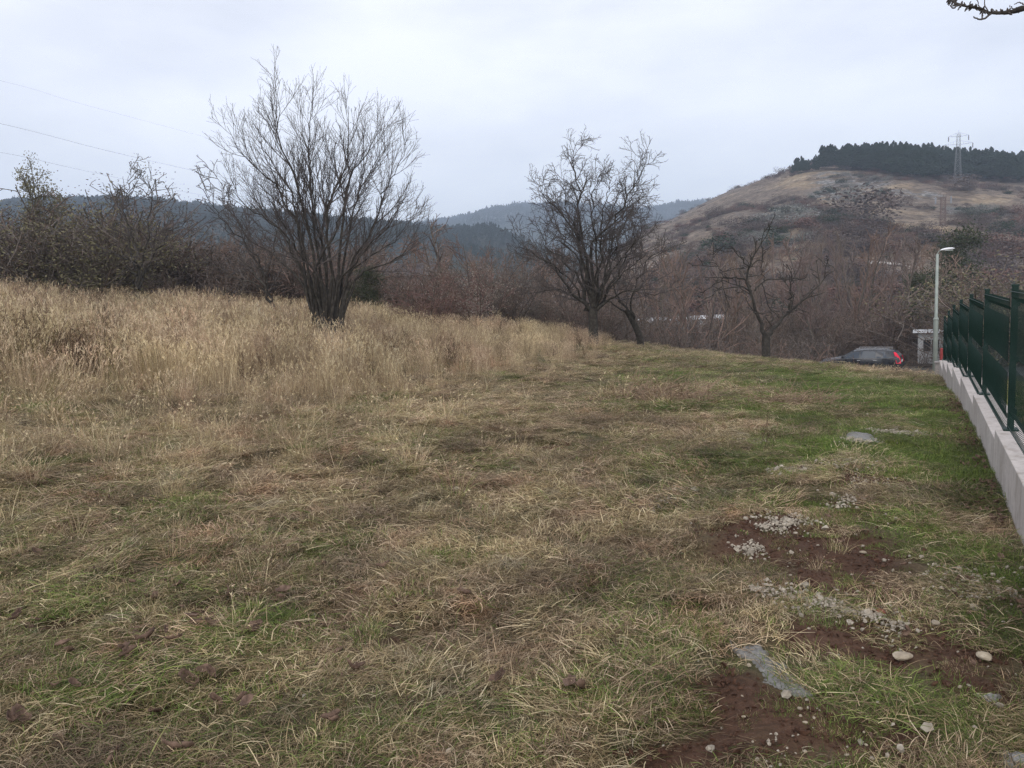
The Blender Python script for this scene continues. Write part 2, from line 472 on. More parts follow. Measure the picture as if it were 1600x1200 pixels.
def hill_mat():
    m, nt, b = newmat('hillside', .97)
    P = pos(nt)
    n1 = noise(nt, .022, 6, .6, P, .4); n2 = noise(nt, .16, 8, .7, P); n3 = noise(nt, .7, 5, .7, P); n3b = noise(nt, .07, 7, .72, P); n4 = noise(nt, .55, 6, .75, P)
    scrub = ramp(nt, [(.3, (.095, .076, .062)), (.5, (.19, .145, .11)), (.7, (.32, .245, .175))], n2)
    grass = ramp(nt, [(.25, (.20, .15, .10)), (.5, (.36, .27, .175)), (.75, (.54, .42, .28))], n2)
    rock = ramp(nt, [(.3, (.07, .07, .068)), (.5, (.19, .185, .18)), (.66, (.42, .41, .40))], n3)
    gm = mth(nt, 'ADD', mth(nt, 'MULTIPLY', attr(nt, 'grass'), ramp(nt, [(.40, (.1, .1, .1)), (.55, (1, 1, 1))], n3b)), mth(nt, 'MULTIPLY', mth(nt, 'SUBTRACT', n1, .55), 6.0), True)
    rm = mth(nt, 'MULTIPLY', mth(nt, 'ADD', attr(nt, 'rock'), .18, True), ramp(nt, [(.44, (0, 0, 0)), (.54, (1, 1, 1))], n2), True)
    col = mixc(nt, gm, scrub, grass); col = mixc(nt, rm, col, rock)
    col = mixc(nt, 1.0, col, ramp(nt, [(.36, (.55, .53, .52)), (.5, (1.0, 1.0, 1.0)), (.64, (1.45, 1.42, 1.38))], n4), 'MULTIPLY')
    nt.links.new(col, b.inputs['Base Color'])
    bump(nt, b, mth(nt, 'ADD', n2, n3), 1.0, 2.0)
    return m
def wood_mat(name, a, b_, c, s=.05):
    m, nt, b = newmat(name, 1.0)
    P = pos(nt)
    n1 = noise(nt, s * .12, 5, .6, P); n2 = noise(nt, s * 4, 6, .7, P)
    dark = ramp(nt, [(.35, a), (.65, b_)], n2)
    col = mixc(nt, ramp(nt, [(.5, (0, 0, 0)), (.62, (1, 1, 1))], n1), dark, mixc(nt, .5, dark, c))
    nt.links.new(col, b.inputs['Base Color'])
    bump(nt, b, n2, 1.0, 6.0)
    return m
M_hill = hill_mat()
hill_mesh('hillside', HILL_R, -.05, .98, 620, 420, M_hill, 560,
          lambda x, y, z: {'rock': blobs_h(x, y, H_ROCK), 'grass': blobs_h(x, y, H_GRASS)})
M_wood1 = wood_mat('wooded_hill', (.010, .018, .014), (.03, .042, .026), (.10, .085, .05))
hill_mesh('wooded_hill', HILL_L, -1.15, .12, 700, 200, M_wood1, 1000)
M_wood2 = wood_mat('far_wooded_hill', (.014, .024, .018), (.035, .05, .032), (.06, .06, .04), .03)
hill_mesh('far_wooded_hill', HILL_F, -.3, .95, 700, 200, M_wood2, 2100)
# ------------------------------------------------------------------ branching plants
class Tubes:
    def __init__(s): s.V = []; s.F = []; s.n = 0
    def add(s, pts, rad, k=4):
        P = np.asarray(pts, dtype=np.float64); R = np.asarray(rad, dtype=np.float64)
        n = len(P)
        T = np.empty_like(P); T[1:-1] = P[2:] - P[:-2]; T[0] = P[1] - P[0]; T[-1] = P[-1] - P[-2]
        T /= np.maximum(np.linalg.norm(T, axis=1, keepdims=True), 1e-9)
        m = T.mean(0)
        ref = np.eye(3)[np.argmin(np.abs(m))]
        A = np.cross(T, ref); A /= np.maximum(np.linalg.norm(A, axis=1, keepdims=True), 1e-9)
        B = np.cross(T, A)
        th = 2 * np.pi * np.arange(k) / k
        ring = P[:, None, :] + R[:, None, None] * (A[:, None, :] * np.cos(th)[None, :, None] + B[:, None, :] * np.sin(th)[None, :, None])
        s.V.append(ring.reshape(-1, 3))
        i = s.n + np.arange(n - 1)[:, None] * k + np.arange(k)[None, :]
        j = s.n + np.arange(n - 1)[:, None] * k + (np.arange(k)[None, :] + 1) % k
        s.F.append(np.stack([i, j, j + k, i + k], -1).reshape(-1, 4))
        s.n += n * k
    def build(s, name, mat, parent=None, smooth=False, link=True):
        if not s.V: return None
        return mesh_obj(name, np.concatenate(s.V), np.concatenate(s.F), mat, parent, smooth, link)

def spline(P, n):
    """smooth curve through control points"""
    P = np.asarray(P, dtype=np.float64)
    if len(P) == 2: 
        t = np.linspace(0, 1, n)[:, None]; return P[0] * (1 - t) + P[1] * t
    Q = np.vstack([2 * P[0] - P[1], P, 2 * P[-1] - P[-2]])
    out = []
    ts = np.linspace(0, len(P) - 1 - 1e-6, n)
    for t in ts:
        i = int(t); f = t - i
        a, b, c, d = Q[i], Q[i + 1], Q[i + 2], Q[i + 3]
        out.append(.5 * (2 * b + (c - a) * f + (2 * a - 5 * b + 4 * c - d) * f * f + (3 * b - a - 3 * c + d) * f ** 3))
    return np.array(out)

def shoot(rng, p, d, L, r0, r1, nseg, wig, up):
    """one wandering shoot"""
    P = [p]; step = L / nseg
    x, y, z = p; dx, dy, dz = d
    for i in range(nseg):
        dx += rng.gauss(0, wig); dy += rng.gauss(0, wig); dz += rng.gauss(0, wig) + up
        m = math.sqrt(dx * dx + dy * dy + dz * dz) or 1
        dx /= m; dy /= m; dz /= m
        x += dx * step; y += dy * step; z += dz * step
        P.append((x, y, z))
    R = [r0 + (r1 - r0) * i / nseg for i in range(nseg + 1)]
    return P, R
def kids(rng, P, R, n, L0, L1, ang, start, wig, up, nseg, rk=.6, rmin=.003, bias=1.0, flat=1.0):
    out = []
    m = len(P) - 1
    for q in range(n):
        t = start + (1 - start) * ((q + rng.random()) / n) ** bias
        f = min(t, .999) * m; i = int(f); f -= i
        a, b = P[i], P[i + 1]
        p = (a[0] + (b[0] - a[0]) * f, a[1] + (b[1] - a[1]) * f, a[2] + (b[2] - a[2]) * f)
        tx, ty, tz = b[0] - a[0], b[1] - a[1], b[2] - a[2]
        l = math.sqrt(tx * tx + ty * ty + tz * tz) or 1
        tx /= l; ty /= l; tz /= l
        # random perpendicular
        while True:
            ux, uy, uz = rng.gauss(0, 1), rng.gauss(0, 1), rng.gauss(0, flat)
            dt = ux * tx + uy * ty + uz * tz
            ux -= dt * tx; uy -= dt * ty; uz -= dt * tz
            l = math.sqrt(ux * ux + uy * uy + uz * uz)
            if l > 1e-3: break
        a_ = rng.uniform(ang[0], ang[1])
        ca, sa = math.cos(a_), math.sin(a_) / l
        d = (tx * ca + ux * sa, ty * ca + uy * sa, tz * ca + uz * sa + up)
        pr = R[i] + (R[i + 1] - R[i]) * f
        L = rng.uniform(L0, L1) * (1 - .62 * t)
        r0 = max(min(pr * rk, L * .016 + rmin), rmin)
        out.append(shoot(rng, p, d, L, r0, rmin, nseg, wig, up))
    return out

def leaf_cards(rng, anchors, n, size, name, mat, parent, link=True, spread=.1):
    """many small folded leaves near the twig ends, as one mesh"""
    V = []; Fc = []
    for q in range(n):
        a = anchors[rng.randrange(len(anchors))]
        c = np.array([a[0] + rng.gauss(0, spread), a[1] + rng.gauss(0, spread), a[2] + rng.gauss(0, spread)])
        u = np.array([rng.gauss(0, 1) for _ in range(3)]); u /= np.linalg.norm(u)
        w = np.cross(u, [rng.gauss(0, 1) for _ in range(3)]); w /= max(np.linalg.norm(w), 1e-6)
        s = size * rng.uniform(.5, 1.3)
        nn = np.cross(u, w) * s * .25
        k = len(V)
        V += [c - u * s, c + w * s * .5 + nn, c + u * s, c - w * s * .5 + nn]
        Fc += [(k, k + 1, k + 2), (k, k + 2, k + 3)]
    return mesh_obj(name, V, np.array(Fc), mat, parent, False, link)

def crown_from_limbs(rng, limbs, T2, spec, leafpts=None, thick=1.0):
    """spec: list of levels (n per metre, Lmin, Lmax, ang, start, wiggle, up, nseg, rmin, sides)"""
    cur = limbs
    for li, (npm, L0, L1, ang, start, wig, up, nseg, rmin, sides) in enumerate(spec):
        nxt = []
        for P, R in cur:
            L = sum(math.dist(P[i], P[i + 1]) for i in range(len(P) - 1))
            n = max(1, int(L * npm * (1 - start) + rng.random()))
            nxt += kids(rng, P, R, n, L0, L1, ang, start, wig, up, nseg, .6, rmin * thick)
        for P, R in nxt: T2.add(P, R, sides)
        if leafpts is not None and li == len(spec) - 1:
            for P, R in nxt: leafpts += P[1:]
        cur = nxt
    return cur

def limb_px(rng, pts, Y, base, r0, r1, off=None, n=14, wob=.03, sq=(1, 1)):
    """a limb through points seen at depth Y, made round by moving it nearer or farther as it rises"""
    out = []
    off = rng.uniform(-1, 1) if off is None else off
    for i, (px, py) in enumerate(pts):
        t = i / (len(pts) - 1)
        bx, by = pts[0]; out.append(at(bx + (px - bx) * sq[0], by + (py - by) * sq[1], Y + off * t ** 1.1))
    P = spline([tuple(p) for p in out], n)
    for i in range(1, n):
        P[i] += np.array([rng.gauss(0, wob), rng.gauss(0, wob), rng.gauss(0, wob * .6)])
    t = np.linspace(0, 1, n)
    R = (r0 + (r1 * .55 - r0) * t ** .6)
    P = P - np.array(base)
    return [tuple(p) for p in P], [float(r) for r in R]

def named_tree(name, label, cat, group, basepx, Y, limbs, spec, seed, mats=(None, None), trunk=None, tsides=8, thick=1.0, leaves=None, wob=.03, offs=1.0, sink=.3, sq=(1, 1)):
    rng = random.Random(seed)
    b = at(basepx[0], basepx[1], Y)
    b.z = gz1(b.x, b.y) - .05
    root = empty(name, b)
    tag(root, label, cat, group)
    T1, T2 = Tubes(), Tubes()
    lims = []
    for k, (pts, r0, r1, off) in enumerate(limbs):
        P, R = limb_px(rng, pts, Y, b, r0, r1, off * offs, 16, wob, sq)
        lims.append((P, R)); T1.add(P, [q * .84 for q in R], tsides)
    if trunk:
        for pts, r0, r1 in trunk:
            P = [at(px, py, Y) for px, py in pts]
            P[0].z = min(P[0].z, b.z - sink + .05) if len(P) else P[0].z
            P = spline([tuple(p) for p in P], 10) - np.array(b)
            R = r0 + (r1 - r0) * np.linspace(0, 1, 10) ** .6
            R[0] *= 1.25
            T1.add(P, R, 12)
    tr = T1.build('trunk', mats[0] or M_bark, root, True)
    lp = [] if leaves else None
    crown_from_limbs(rng, lims, T2, spec, lp, thick)
    cr = T2.build('crown', mats[1] or M_twig, root)
    if leaves:
        leaf_cards(rng, lp, leaves[0], leaves[1], 'foliage', leaves[2], root, spread=leaves[3] if len(leaves) > 3 else .05)
    return root

ASC = lambda k=1.0: [(3.0 * k, .8, 1.9, (.3, .65), .22, .05, .06, 7, .006, 5), (6.5 * k, .35, .9, (.3, .7), .15, .07, .05, 5, .0042, 4), (7.5 * k, .14, .42, (.3, .8), .2, .1, .03, 3, .0034, 3)]
FRU = lambda k=1.0: [(3.0 * k, .8, 1.9, (.45, 1.0), .2, .14, .04, 7, .008, 5), (6.0 * k, .35, .9, (.5, 1.0), .15, .16, .03, 5, .006, 4), (8.0 * k, .1, .34, (.5, 1.1), .15, .2, .02, 3, .005, 3)]

# the large many-stemmed tree standing in the tall grass
named_tree('bare_tree', 'large many-stemmed bare tree fanning up out of the tall dry grass, tallest in the meadow', 'tree', None, (512, 512), 18.0, [
    ([(495, 512), (482, 460), (461, 340), (440, 302), (425, 272), (392, 240), (352, 212), (332, 165)], .055, .008, -1.2),
    ([(500, 512), (478, 440), (459, 322), (440, 270), (408, 222), (384, 170)], .06, .008, .9),
    ([(506, 512), (488, 400), (468, 300), (447, 240), (424, 190), (424, 150), (428, 85)], .06, .007, -.5),
    ([(512, 512), (500, 420), (486, 330), (476, 240), (478, 180), (485, 125)], .062, .008, .6),
    ([(516, 512), (505, 400), (490, 320), (482, 260), (470, 200), (466, 135)], .05, .007, 1.3),
    ([(518, 512), (520, 420), (510, 322), (520, 285), (542, 240), (547, 190), (547, 130)], .062, .008, -.8),
    ([(524, 512), (532, 420), (536, 325), (545, 262), (570, 230), (594, 190), (608, 165)], .06, .008, .4),
    ([(526, 512), (540, 410), (556, 310), (575, 262), (600, 225), (616, 178)], .05, .007, 1.3),
    ([(528, 512), (545, 420), (585, 355), (600, 322), (607, 285), (625, 262), (640, 232), (652, 197)], .05, .006, -.6),
    ([(530, 512), (552, 445), (578, 416), (625, 400), (650, 380), (688, 352)], .05, .007, .4),
    ([(528, 512), (545, 430), (590, 390), (630, 365), (655, 335), (668, 318)], .04, .006, 1.4),
    ([(492, 512), (470, 440), (430, 398), (392, 372), (362, 350), (345, 330)], .05, .007, .7),
    ([(494, 512), (472, 430), (440, 360), (395, 320), (360, 300), (336, 245)], .05, .006, -.9),
    ([(498, 512), (470, 420), (430, 350), (400, 320), (382, 290), (372, 262)], .045, .006, 1.2),
    ([(508, 512), (490, 420), (520, 360), (540, 320), (560, 300), (580, 290)], .045, .006, -1.5),
    ([(512, 512), (508, 440), (465, 390), (440, 350), (420, 320), (410, 300)], .045, .006, -1.6),
    ([(520, 512), (530, 440), (560, 400), (585, 372), (620, 340), (640, 310)], .045, .006, -1.5),
    ([(514, 512), (515, 440), (500, 360), (512, 300), (505, 240), (515, 200)], .045, .006, 1.6),
], ASC(1.4), 3, trunk=[([(502, 518), (492, 470), (482, 430)], .085, .05), ([(511, 520), (507, 480), (500, 440)], .10, .05), ([(522, 518), (524, 475), (530, 430)], .09, .05), ([(517, 520), (516, 480), (520, 430)], .11, .05), ([(529, 517), (536, 480), (548, 440)], .06, .045)], thick=.7, wob=.03, sq=(.85, .91))

named_tree('fruit_tree', 'spreading bare fruit tree with short thick trunk at the far edge of the tall grass', 'tree', None, (927, 537), 25.0, [
    ([(925, 490), (912, 472), (887, 457), (840, 450), (812, 457)], .07, .012, .6),
    ([(924, 488), (900, 465), (880, 447), (850, 412), (810, 387), (785, 362)], .09, .012, -1.0),
    ([(920, 485), (900, 425), (860, 392), (838, 370), (825, 335)], .08, .012, 1.2),
    ([(924, 485), (914, 420), (905, 370), (880, 330), (850, 302), (822, 272)], .09, .010, -.5),
    ([(926, 480), (916, 400), (906, 330), (898, 270), (889, 232), (900, 195)], .09, .008, .4),
    ([(928, 480), (926, 380), (945, 350), (975, 318), (992, 290), (1005, 262), (1022, 228)], .08, .008, -.8),
    ([(930, 480), (945, 430), (960, 380), (970, 335), (994, 300), (1003, 218)], .08, .008, 1.0),
    ([(932, 485), (950, 468), (970, 460), (1000, 450), (1036, 457), (1088, 450)], .07, .010, -.4),
    ([(930, 482), (935, 400), (922, 310), (938, 250)], .07, .009, -1.4),
    ([(932, 484), (975, 415), (1005, 372), (1040, 350)], .07, .01, .9),
    ([(926, 482), (895, 400), (862, 345), (845, 290)], .07, .01, 1.6),
    ([(930, 484), (960, 420), (990, 390), (1010, 330)], .06, .01, -1.7),
    ([(926, 482), (905, 390), (880, 310), (868, 262)], .06, .008, .2),
    ([(929, 482), (940, 380), (950, 300), (962, 258)], .06, .008, -.3),
    ([(930, 482), (965, 380), (1000, 310), (1022, 290)], .06, .008, 1.3),
    ([(930, 484), (975, 430), (1020, 395), (1055, 372)], .05, .008, .8),
    ([(924, 484), (880, 430), (830, 400), (800, 405)], .05, .008, -1.2),
], FRU(1.5), 5, trunk=[([(927, 545), (927, 515), (926, 482)], .17, .15)], thick=.85, wob=.06, offs=1.4, sq=(.86, .93))

named_tree('leaning_tree', 'dark bare tree leaning left behind the spreading fruit tree', 'tree', None, (1002, 540), 27.5, [
    ([(988, 500), (975, 478), (962, 455), (955, 420), (965, 380)], .09, .014, .9),
    ([(990, 503), (985, 470), (1000, 430), (1020, 400), (1050, 385)], .06, .012, -.6),
    ([(980, 488), (950, 470), (925, 462), (895, 470)], .05, .012, .6),
], FRU(.8), 7, trunk=[([(1003, 545), (999, 525), (988, 500), (978, 484)], .15, .10)], thick=1.6, wob=.05)

named_tree('fruit_tree', 'sparse bare fruit tree forking into a wide Y at the right edge of the meadow', 'tree', None, (1196, 555), 29.0, [
    ([(1196, 525), (1188, 505), (1180, 480), (1172, 448), (1170, 418), (1180, 398), (1190, 372), (1195, 352)], .12, .012, -.6),
    ([(1172, 448), (1158, 434), (1132, 434), (1108, 450), (1095, 462)], .06, .012, .5),
    ([(1174, 455), (1150, 448), (1122, 454), (1105, 475)], .05, .012, -.5),
    ([(1170, 418), (1160, 402), (1150, 391), (1123, 396)], .05, .012, .4),
    ([(1132, 434), (1122, 415), (1108, 405)], .035, .01, .1),
    ([(1180, 455), (1195, 438), (1222, 436), (1240, 440)], .05, .012, .8),
    ([(1195, 438), (1193, 425), (1185, 415)], .03, .01, .2),
    ([(1198, 527), (1212, 508), (1232, 486), (1262, 464), (1285, 436), (1312, 422)], .12, .014, .7),
    ([(1234, 484), (1236, 455), (1243, 425)], .07, .012, -.5),
    ([(1230, 488), (1255, 486), (1270, 494)], .03, .01, .3),
    ([(1185, 500), (1200, 492), (1210, 480)], .03, .01, -.3),
], FRU(.6), 9, mats=(None, M_bark), trunk=[([(1196, 563), (1197, 540), (1197, 520)], .17, .15)], thick=1.9, wob=.05)

named_tree('small_bare_tree', 'thin bare tree with few yellowish leaves left of the many-stemmed tree', 'tree', None, (215, 450), 27.0, [
    ([(215, 452), (216, 410), (205, 372), (190, 335), (178, 310)], .08, .012, .6),
    ([(215, 450), (222, 400), (232, 350), (235, 300), (230, 275)], .06, .010, -.6),
    ([(216, 450), (235, 410), (250, 385), (265, 360), (300, 345)], .07, .010, .5),
    ([(214, 430), (190, 400), (170, 395), (140, 400)], .05, .010, -.5),
    ([(212, 420), (196, 350), (200, 300), (203, 265)], .05, .008, .9),
], FRU(.9), 12, thick=1.4, leaves=(500, .035, M_leaf_olive, .06), wob=.05)

named_tree('small_bare_tree', 'crooked dark small tree in the tall grass, just left of the many-stemmed tree', 'tree', None, (425, 475), 23.0, [
    ([(426, 482), (416, 455), (400, 430), (380, 408), (374, 385)], .07, .012, .6),
    ([(424, 478), (415, 440), (425, 400), (430, 350), (440, 320)], .05, .010, -.6),
    ([(420, 460), (390, 440), (355, 430), (335, 400)], .04, .010, .5),
    ([(418, 450), (400, 400), (370, 350), (350, 310), (340, 262)], .05, .009, 1.0),
    ([(418, 445), (385, 380), (345, 340), (320, 300)], .05, .009, -.4),
], FRU(1.0), 14, thick=1.3, wob=.05)

# walnut-like tree outside the frame on the right: one branch hangs into view
def overhanging_tree():
    rng = random.Random(8)
    b = Vector((6.6, 5.4, gz1(6.6, 5.4)))
    root = empty('overhanging_tree', b)
    tag(root, 'budded dark bare branch hanging in from the top right corner above the fence', 'tree')
    T1, T2 = Tubes(), Tubes()
    P = spline([(0, 0, -.3), (.05, 0, 1.5), (-.1, .1, 3.0), (0, .1, 4.2), (.2, 0, 6.2)], 14)
    T1.add(P, np.linspace(.16, .05, 14), 10)
    for dx, dy, dz, s in ((1.8, .6, 2.4, 3.2), (.7, -1.5, 2.6, 3.4), (.8, 1.4, 2.5, 3.8)):
        Q = spline([(0, 0, s), (dx * .5, dy * .5, s + dz * .35), (dx, dy, s + dz)], 9)
        T1.add(Q, np.linspace(.06, .02, 9), 6)
        crown_from_limbs(rng, [([tuple(q) for q in Q], list(np.linspace(.06, .02, 9)))], T2, FRU(.4)[:2])
    Y = 4.6
    L = [at(1850, -60, 5.2), at(1720, -10, 4.8), at(1640, 8, Y), at(1600, 13, Y), at(1578, 19, Y), at(1548, 20, Y), at(1530, 13, Y), at(1505, 9, Y), at(1492, 4, Y), at(1480, -4, Y)]
    pts = [(0, .1, 4.2)] + [tuple(p - b) for p in L]
    S = spline(pts, 40)
    R = np.interp(np.linspace(0, 1, 40), [0, .3, .6, 1], [.05, .018, .008, .0045])
    R = R * (1 + .25 * np.array([rng.gauss(0, .6) for _ in range(40)]).clip(-.6, 1))
    T1.add(S, R, 7)
    for path, r in (([(1550, 20), (1542, 27), (1530, 30), (1520, 26)], .0085), ([(1540, 17), (1528, 16), (1522, 13)], .006), ([(1545, 18), (1538, 6), (1538, -12)], .005),
                    ([(1498, 8), (1490, 12), (1484, 8)], .007), ([(1516, 10), (1516, 3)], .006), ([(1502, 9), (1496, 15)], .007), ([(1554, 19), (1550, 13)], .005),
                    ([(1585, 16), (1577, 9)], .005), ([(1530, 13), (1527, 2), (1520, -10)], .004), ([(1600, 7), (1592, 4), (1584, 7)], .005), ([(1535, 24), (1533, 31)], .006), ([(1535, 20), (1534, 26)], .007), ([(1495, 6), (1487, 2)], .009), ([(1508, 9), (1507, 4)], .006)):
        Q = [tuple(at(x, y, Y) - b) for x, y in path]
        n = 3 + 2 * len(Q)
        q = spline(Q, n); q += np.array([[rng.gauss(0, .002) for _ in range(3)] for _ in range(n)])
        T2.add(q, np.linspace(r, r * .6, n) * .75, 6)
    for k in range(70):       # spur buds
        i = rng.randrange(16, 39); p = S[i]
        d = np.array([rng.gauss(0, 1) for _ in range(3)]); d /= np.linalg.norm(d)
        l = rng.uniform(.012, .035)
        T2.add([p, p + d * l * .6, p + d * l], [.005, .006, .002], 5)
    T1.build('trunk', M_bark, root, True); T2.build('crown', M_twig, root, True)
overhanging_tree()

# ------------------------------------------------------------------ thicket: prototypes, then copies
def proto_tree(seed, h, spread, kind, thick, dens=1.0):
    """meshes of a bare tree of height h, base at the origin"""
    rng = random.Random(seed)
    T1, T2 = Tubes(), Tubes()
    lims = []
    nst = {'poplar': 1, 'clump': 5, 'round': 1, 'bush': 22}[kind]
    for s in range(nst):
        a = rng.uniform(0, 6.28)
        lean = {'poplar': .04, 'clump': .35, 'round': .1, 'bush': .8}[kind] * rng.uniform(.5, 1.2)
        H = h * rng.uniform(.75, 1.0) if nst > 1 else h * .92
        P, R = shoot(rng, (rng.gauss(0, .12) * (nst > 1), rng.gauss(0, .12) * (nst > 1), -.3), (math.cos(a) * lean, math.sin(a) * lean, 1), H,
                     h * .016 * (1 if nst == 1 else .6) * (.42 if kind == 'bush' else 1), (.004 if kind == 'bush' else .006) * thick, 12, .07, .02)
        T1.add(P, R, 6); lims.append((P, R))
    if kind == 'poplar':
        spec = [(3.2 * dens, 1.2 * spread, 2.4 * spread, (.35, .7), .22, .06, .09, 6, .009, 4), (3.6 * dens, .5, 1.4, (.3, .7), .15, .08, .05, 4, .007, 3), (4.0 * dens, .2, .7, (.3, .8), .2, .1, .03, 2, .006, 3)]
    elif kind == 'bush':
        spec = [(4.5 * dens, .5 * spread, 1.3 * spread, (.4, 1.1), .12, .12, .02, 5, .004, 4), (7.0 * dens, .25, .8, (.4, 1.1), .1, .14, .01, 3, .0035, 3), (7.0 * dens, .1, .4, (.4, 1.2), .1, .2, 0, 2, .003, 3)]
    else:
        spec = [(2.6 * dens, 1.3 * spread, 2.8 * spread, (.5, 1.1), .2, .1, .05, 7, .012, 4), (4.0 * dens, .6, 1.5, (.4, 1.0), .15, .12, .03, 4, .008, 3), (4.5 * dens, .2, .7, (.4, 1.1), .15, .15, .02, 2, .006, 3)]
    lp = []
    crown_from_limbs(rng, lims, T2, spec, lp, thick)
    return T1, T2, lp

class Proto:
    def __init__(s, seed, h, spread, kind, thick, dens, m1, m2, leaves=None):
        T1, T2, lp = proto_tree(seed, h, spread, kind, thick, dens)
        s.a = T1.build('trunk', m1, None, True, link=False)
        s.b = T2.build('crown', m2, None, False, link=False)
        s.c = None
        if leaves:
            s.c = leaf_cards(random.Random(seed + 1), lp, leaves[0], leaves[1], 'foliage', leaves[2], None, False, leaves[3])
        s.h = float(np.percentile(np.array([v.co.z for v in s.b.data.vertices]), 99.7))
    def place(s, name, label, cat, group, x, y, h, rz, z=None, wide=1.0, mat=None, lmat=None):
        sc = h / s.h
        z = gz1(x, y) - .1 if z is None else z
        r = empty(name, (x, y, z), rz)
        r.scale = (sc * wide, sc * wide, sc)
        tag(r, label, cat, group)
        for src in (s.a, s.b, s.c):
            if src is None: continue
            o = src.copy(); COL.objects.link(o); o.parent = r
            if mat and src is s.b:
                o.data = mat_mesh(src.data, mat)
            if lmat and src is s.c:
                o.data = mat_mesh(src.data, lmat)
        return r
_mm = {}
def mat_mesh(me, mat):
    k = (me.name, mat.name)
    if k not in _mm:
        m2 = me.copy(); m2.materials.clear(); m2.materials.append(mat); _mm[k] = m2
    return _mm[k]

PT = [Proto(101, 9, 1.0, 'poplar', 2.6, 1.0, M_bark_f, M_twig_f), Proto(102, 9, 1.2, 'poplar', 2.6, .9, M_bark_f, M_twig_f),
      Proto(103, 7.5, 1.0, 'clump', 2.4, .55, M_bark_f, M_twig_f), Proto(104, 7.5, 1.1, 'round', 2.6, 1.0, M_bark_f, M_twig_f),
      Proto(105, 8, 1.0, 'round', 2.6, 1.1, M_bark_f, M_twig_f)]
PB = [Proto(111, 3.0, .9, 'bush', 1.7, .62, M_bark_f, M_twig_g, (6000, .022, M_leaf_dry, .10)), Proto(112, 3.2, 1.1, 'bush', 1.7, .55, M_bark_f, M_twig_f, (3500, .018, M_leaf_dark, .10)),
      Proto(113, 2.6, 1.0, 'bush', 1.7, .62, M_bark_f, M_twig_g, (7000, .024, M_leaf_olive, .10)), Proto(114, 3.0, 1.0, 'bush', 1.7, .6, M_bark_f, M_twig_g, (4500, .018, M_leaf_dark, .12))]
PC = Proto(121, 5.0, .9, 'round', 2.2, 1.1, M_bark_f, M_twig_g, (9000, .05, M_ivy, .2))
PO = Proto(122, 5.0, .9, 'round', 2.0, 1.2, M_bark_f, M_twig_g, (6000, .045, M_leaf_olive, .15))

rt = random.Random(77)
def region(px):
    return 0 if px < 430 else 1 if px < 900 else 2 if px < 1180 else 3
REG_T = ['bare brown tree in the far thicket, left of the many-stemmed tree', 'bare brown tree in the far thicket, between the many-stemmed tree and the spreading fruit tree',
         'bare brown tree in the far thicket, between the two fruit trees', 'bare reddish-brown tree in the far thicket above and beside the parked car']
REG_B = ['tangled leafless bush at the meadow edge, left of the many-stemmed tree', 'tangled leafless bush at the meadow edge, between the many-stemmed tree and the spreading fruit tree',
         'tangled leafless bush under the thicket, between the two fruit trees', 'tangled leafless bush under the thicket near the parked car']
GRP_T = 'bare trees of the thicket beyond the meadow'
def thick_top(px):
    """how high the thicket stands against the hills, as seen in the photo"""
    return np.interp(px, [-100, 0, 130, 200, 330, 450, 600, 700, 800, 900, 1000, 1040, 1100, 1180, 1260, 1340, 1400, 1460, 1520, 1600, 1700],
                     [300, 320, 345, 350, 352, 360, 372, 352, 372, 385, 385, 375, 368, 378, 352, 340, 365, 368, 395, 420, 430])
n = 0
rows = [(41, 46, 26), (50, 58, 34), (62, 72, 40), (78, 92, 44), (98, 120, 46)]
for (ya, yb, cnt) in rows:
    for k in range(cnt):
        px = -60 + (1700 + 60) * (k + rt.random()) / cnt
        Y = rt.uniform(ya, yb)
        if ya < 50 and px > 1230: continue
        if ya < 60 and 1225 < px < 1500: Y = rt.uniform(54, 60)
        X = (px - 800) / F * Y * 1.0
        z0 = gz1(X, Y) - .2
        top = at(px, thick_top(px) + rt.uniform(0, 34), Y).z
        h = max(3.5, min(top - z0, 14))
        p = PT[rt.randrange(5)] if px > 980 or rt.random() < .5 else PT[2 + rt.randrange(3)]
        p.place('thicket_tree', REG_T[region(px)], 'tree', GRP_T + (' %d' % 0)[:0], X, Y, h, rt.uniform(0, 6.28), z0, wide=rt.uniform(.9, 1.25) * min(1.3, max(.85, 8 / h)))
        n += 1
GRP_B = 'bushes along the far edge of the meadow'
for k in range(95):
    px = -80 + 1600 * (k + rt.random()) / 95
    Y = rt.uniform(33, 42) + (3 if px > 1050 else 0) + (9 if px > 1250 else 0)
    if 1255 < px < 1470: Y = rt.uniform(53, 57)
    X = (px - 800) / F * Y
    h = rt.uniform(2.2, 3.8)
    PB[rt.choice((1, 1, 3, 0, 3))].place('thicket_bush', REG_B[region(px)], 'bush', GRP_B, X, Y, h, rt.uniform(0, 6.28), gz1(X, Y) - .2, wide=1.2)

for k in range(60):
    px = -60 + 1120 * (k + rt.random()) / 60; Y = rt.uniform(43, 50); X = (px - 800) / F * Y
    PB[rt.choice((1, 1, 3))].place('thicket_bush', REG_B[region(px)], 'bush', GRP_B, X, Y, rt.uniform(2.6, 4.2), rt.uniform(0, 6.28), gz1(X, Y) - .2, wide=1.2)
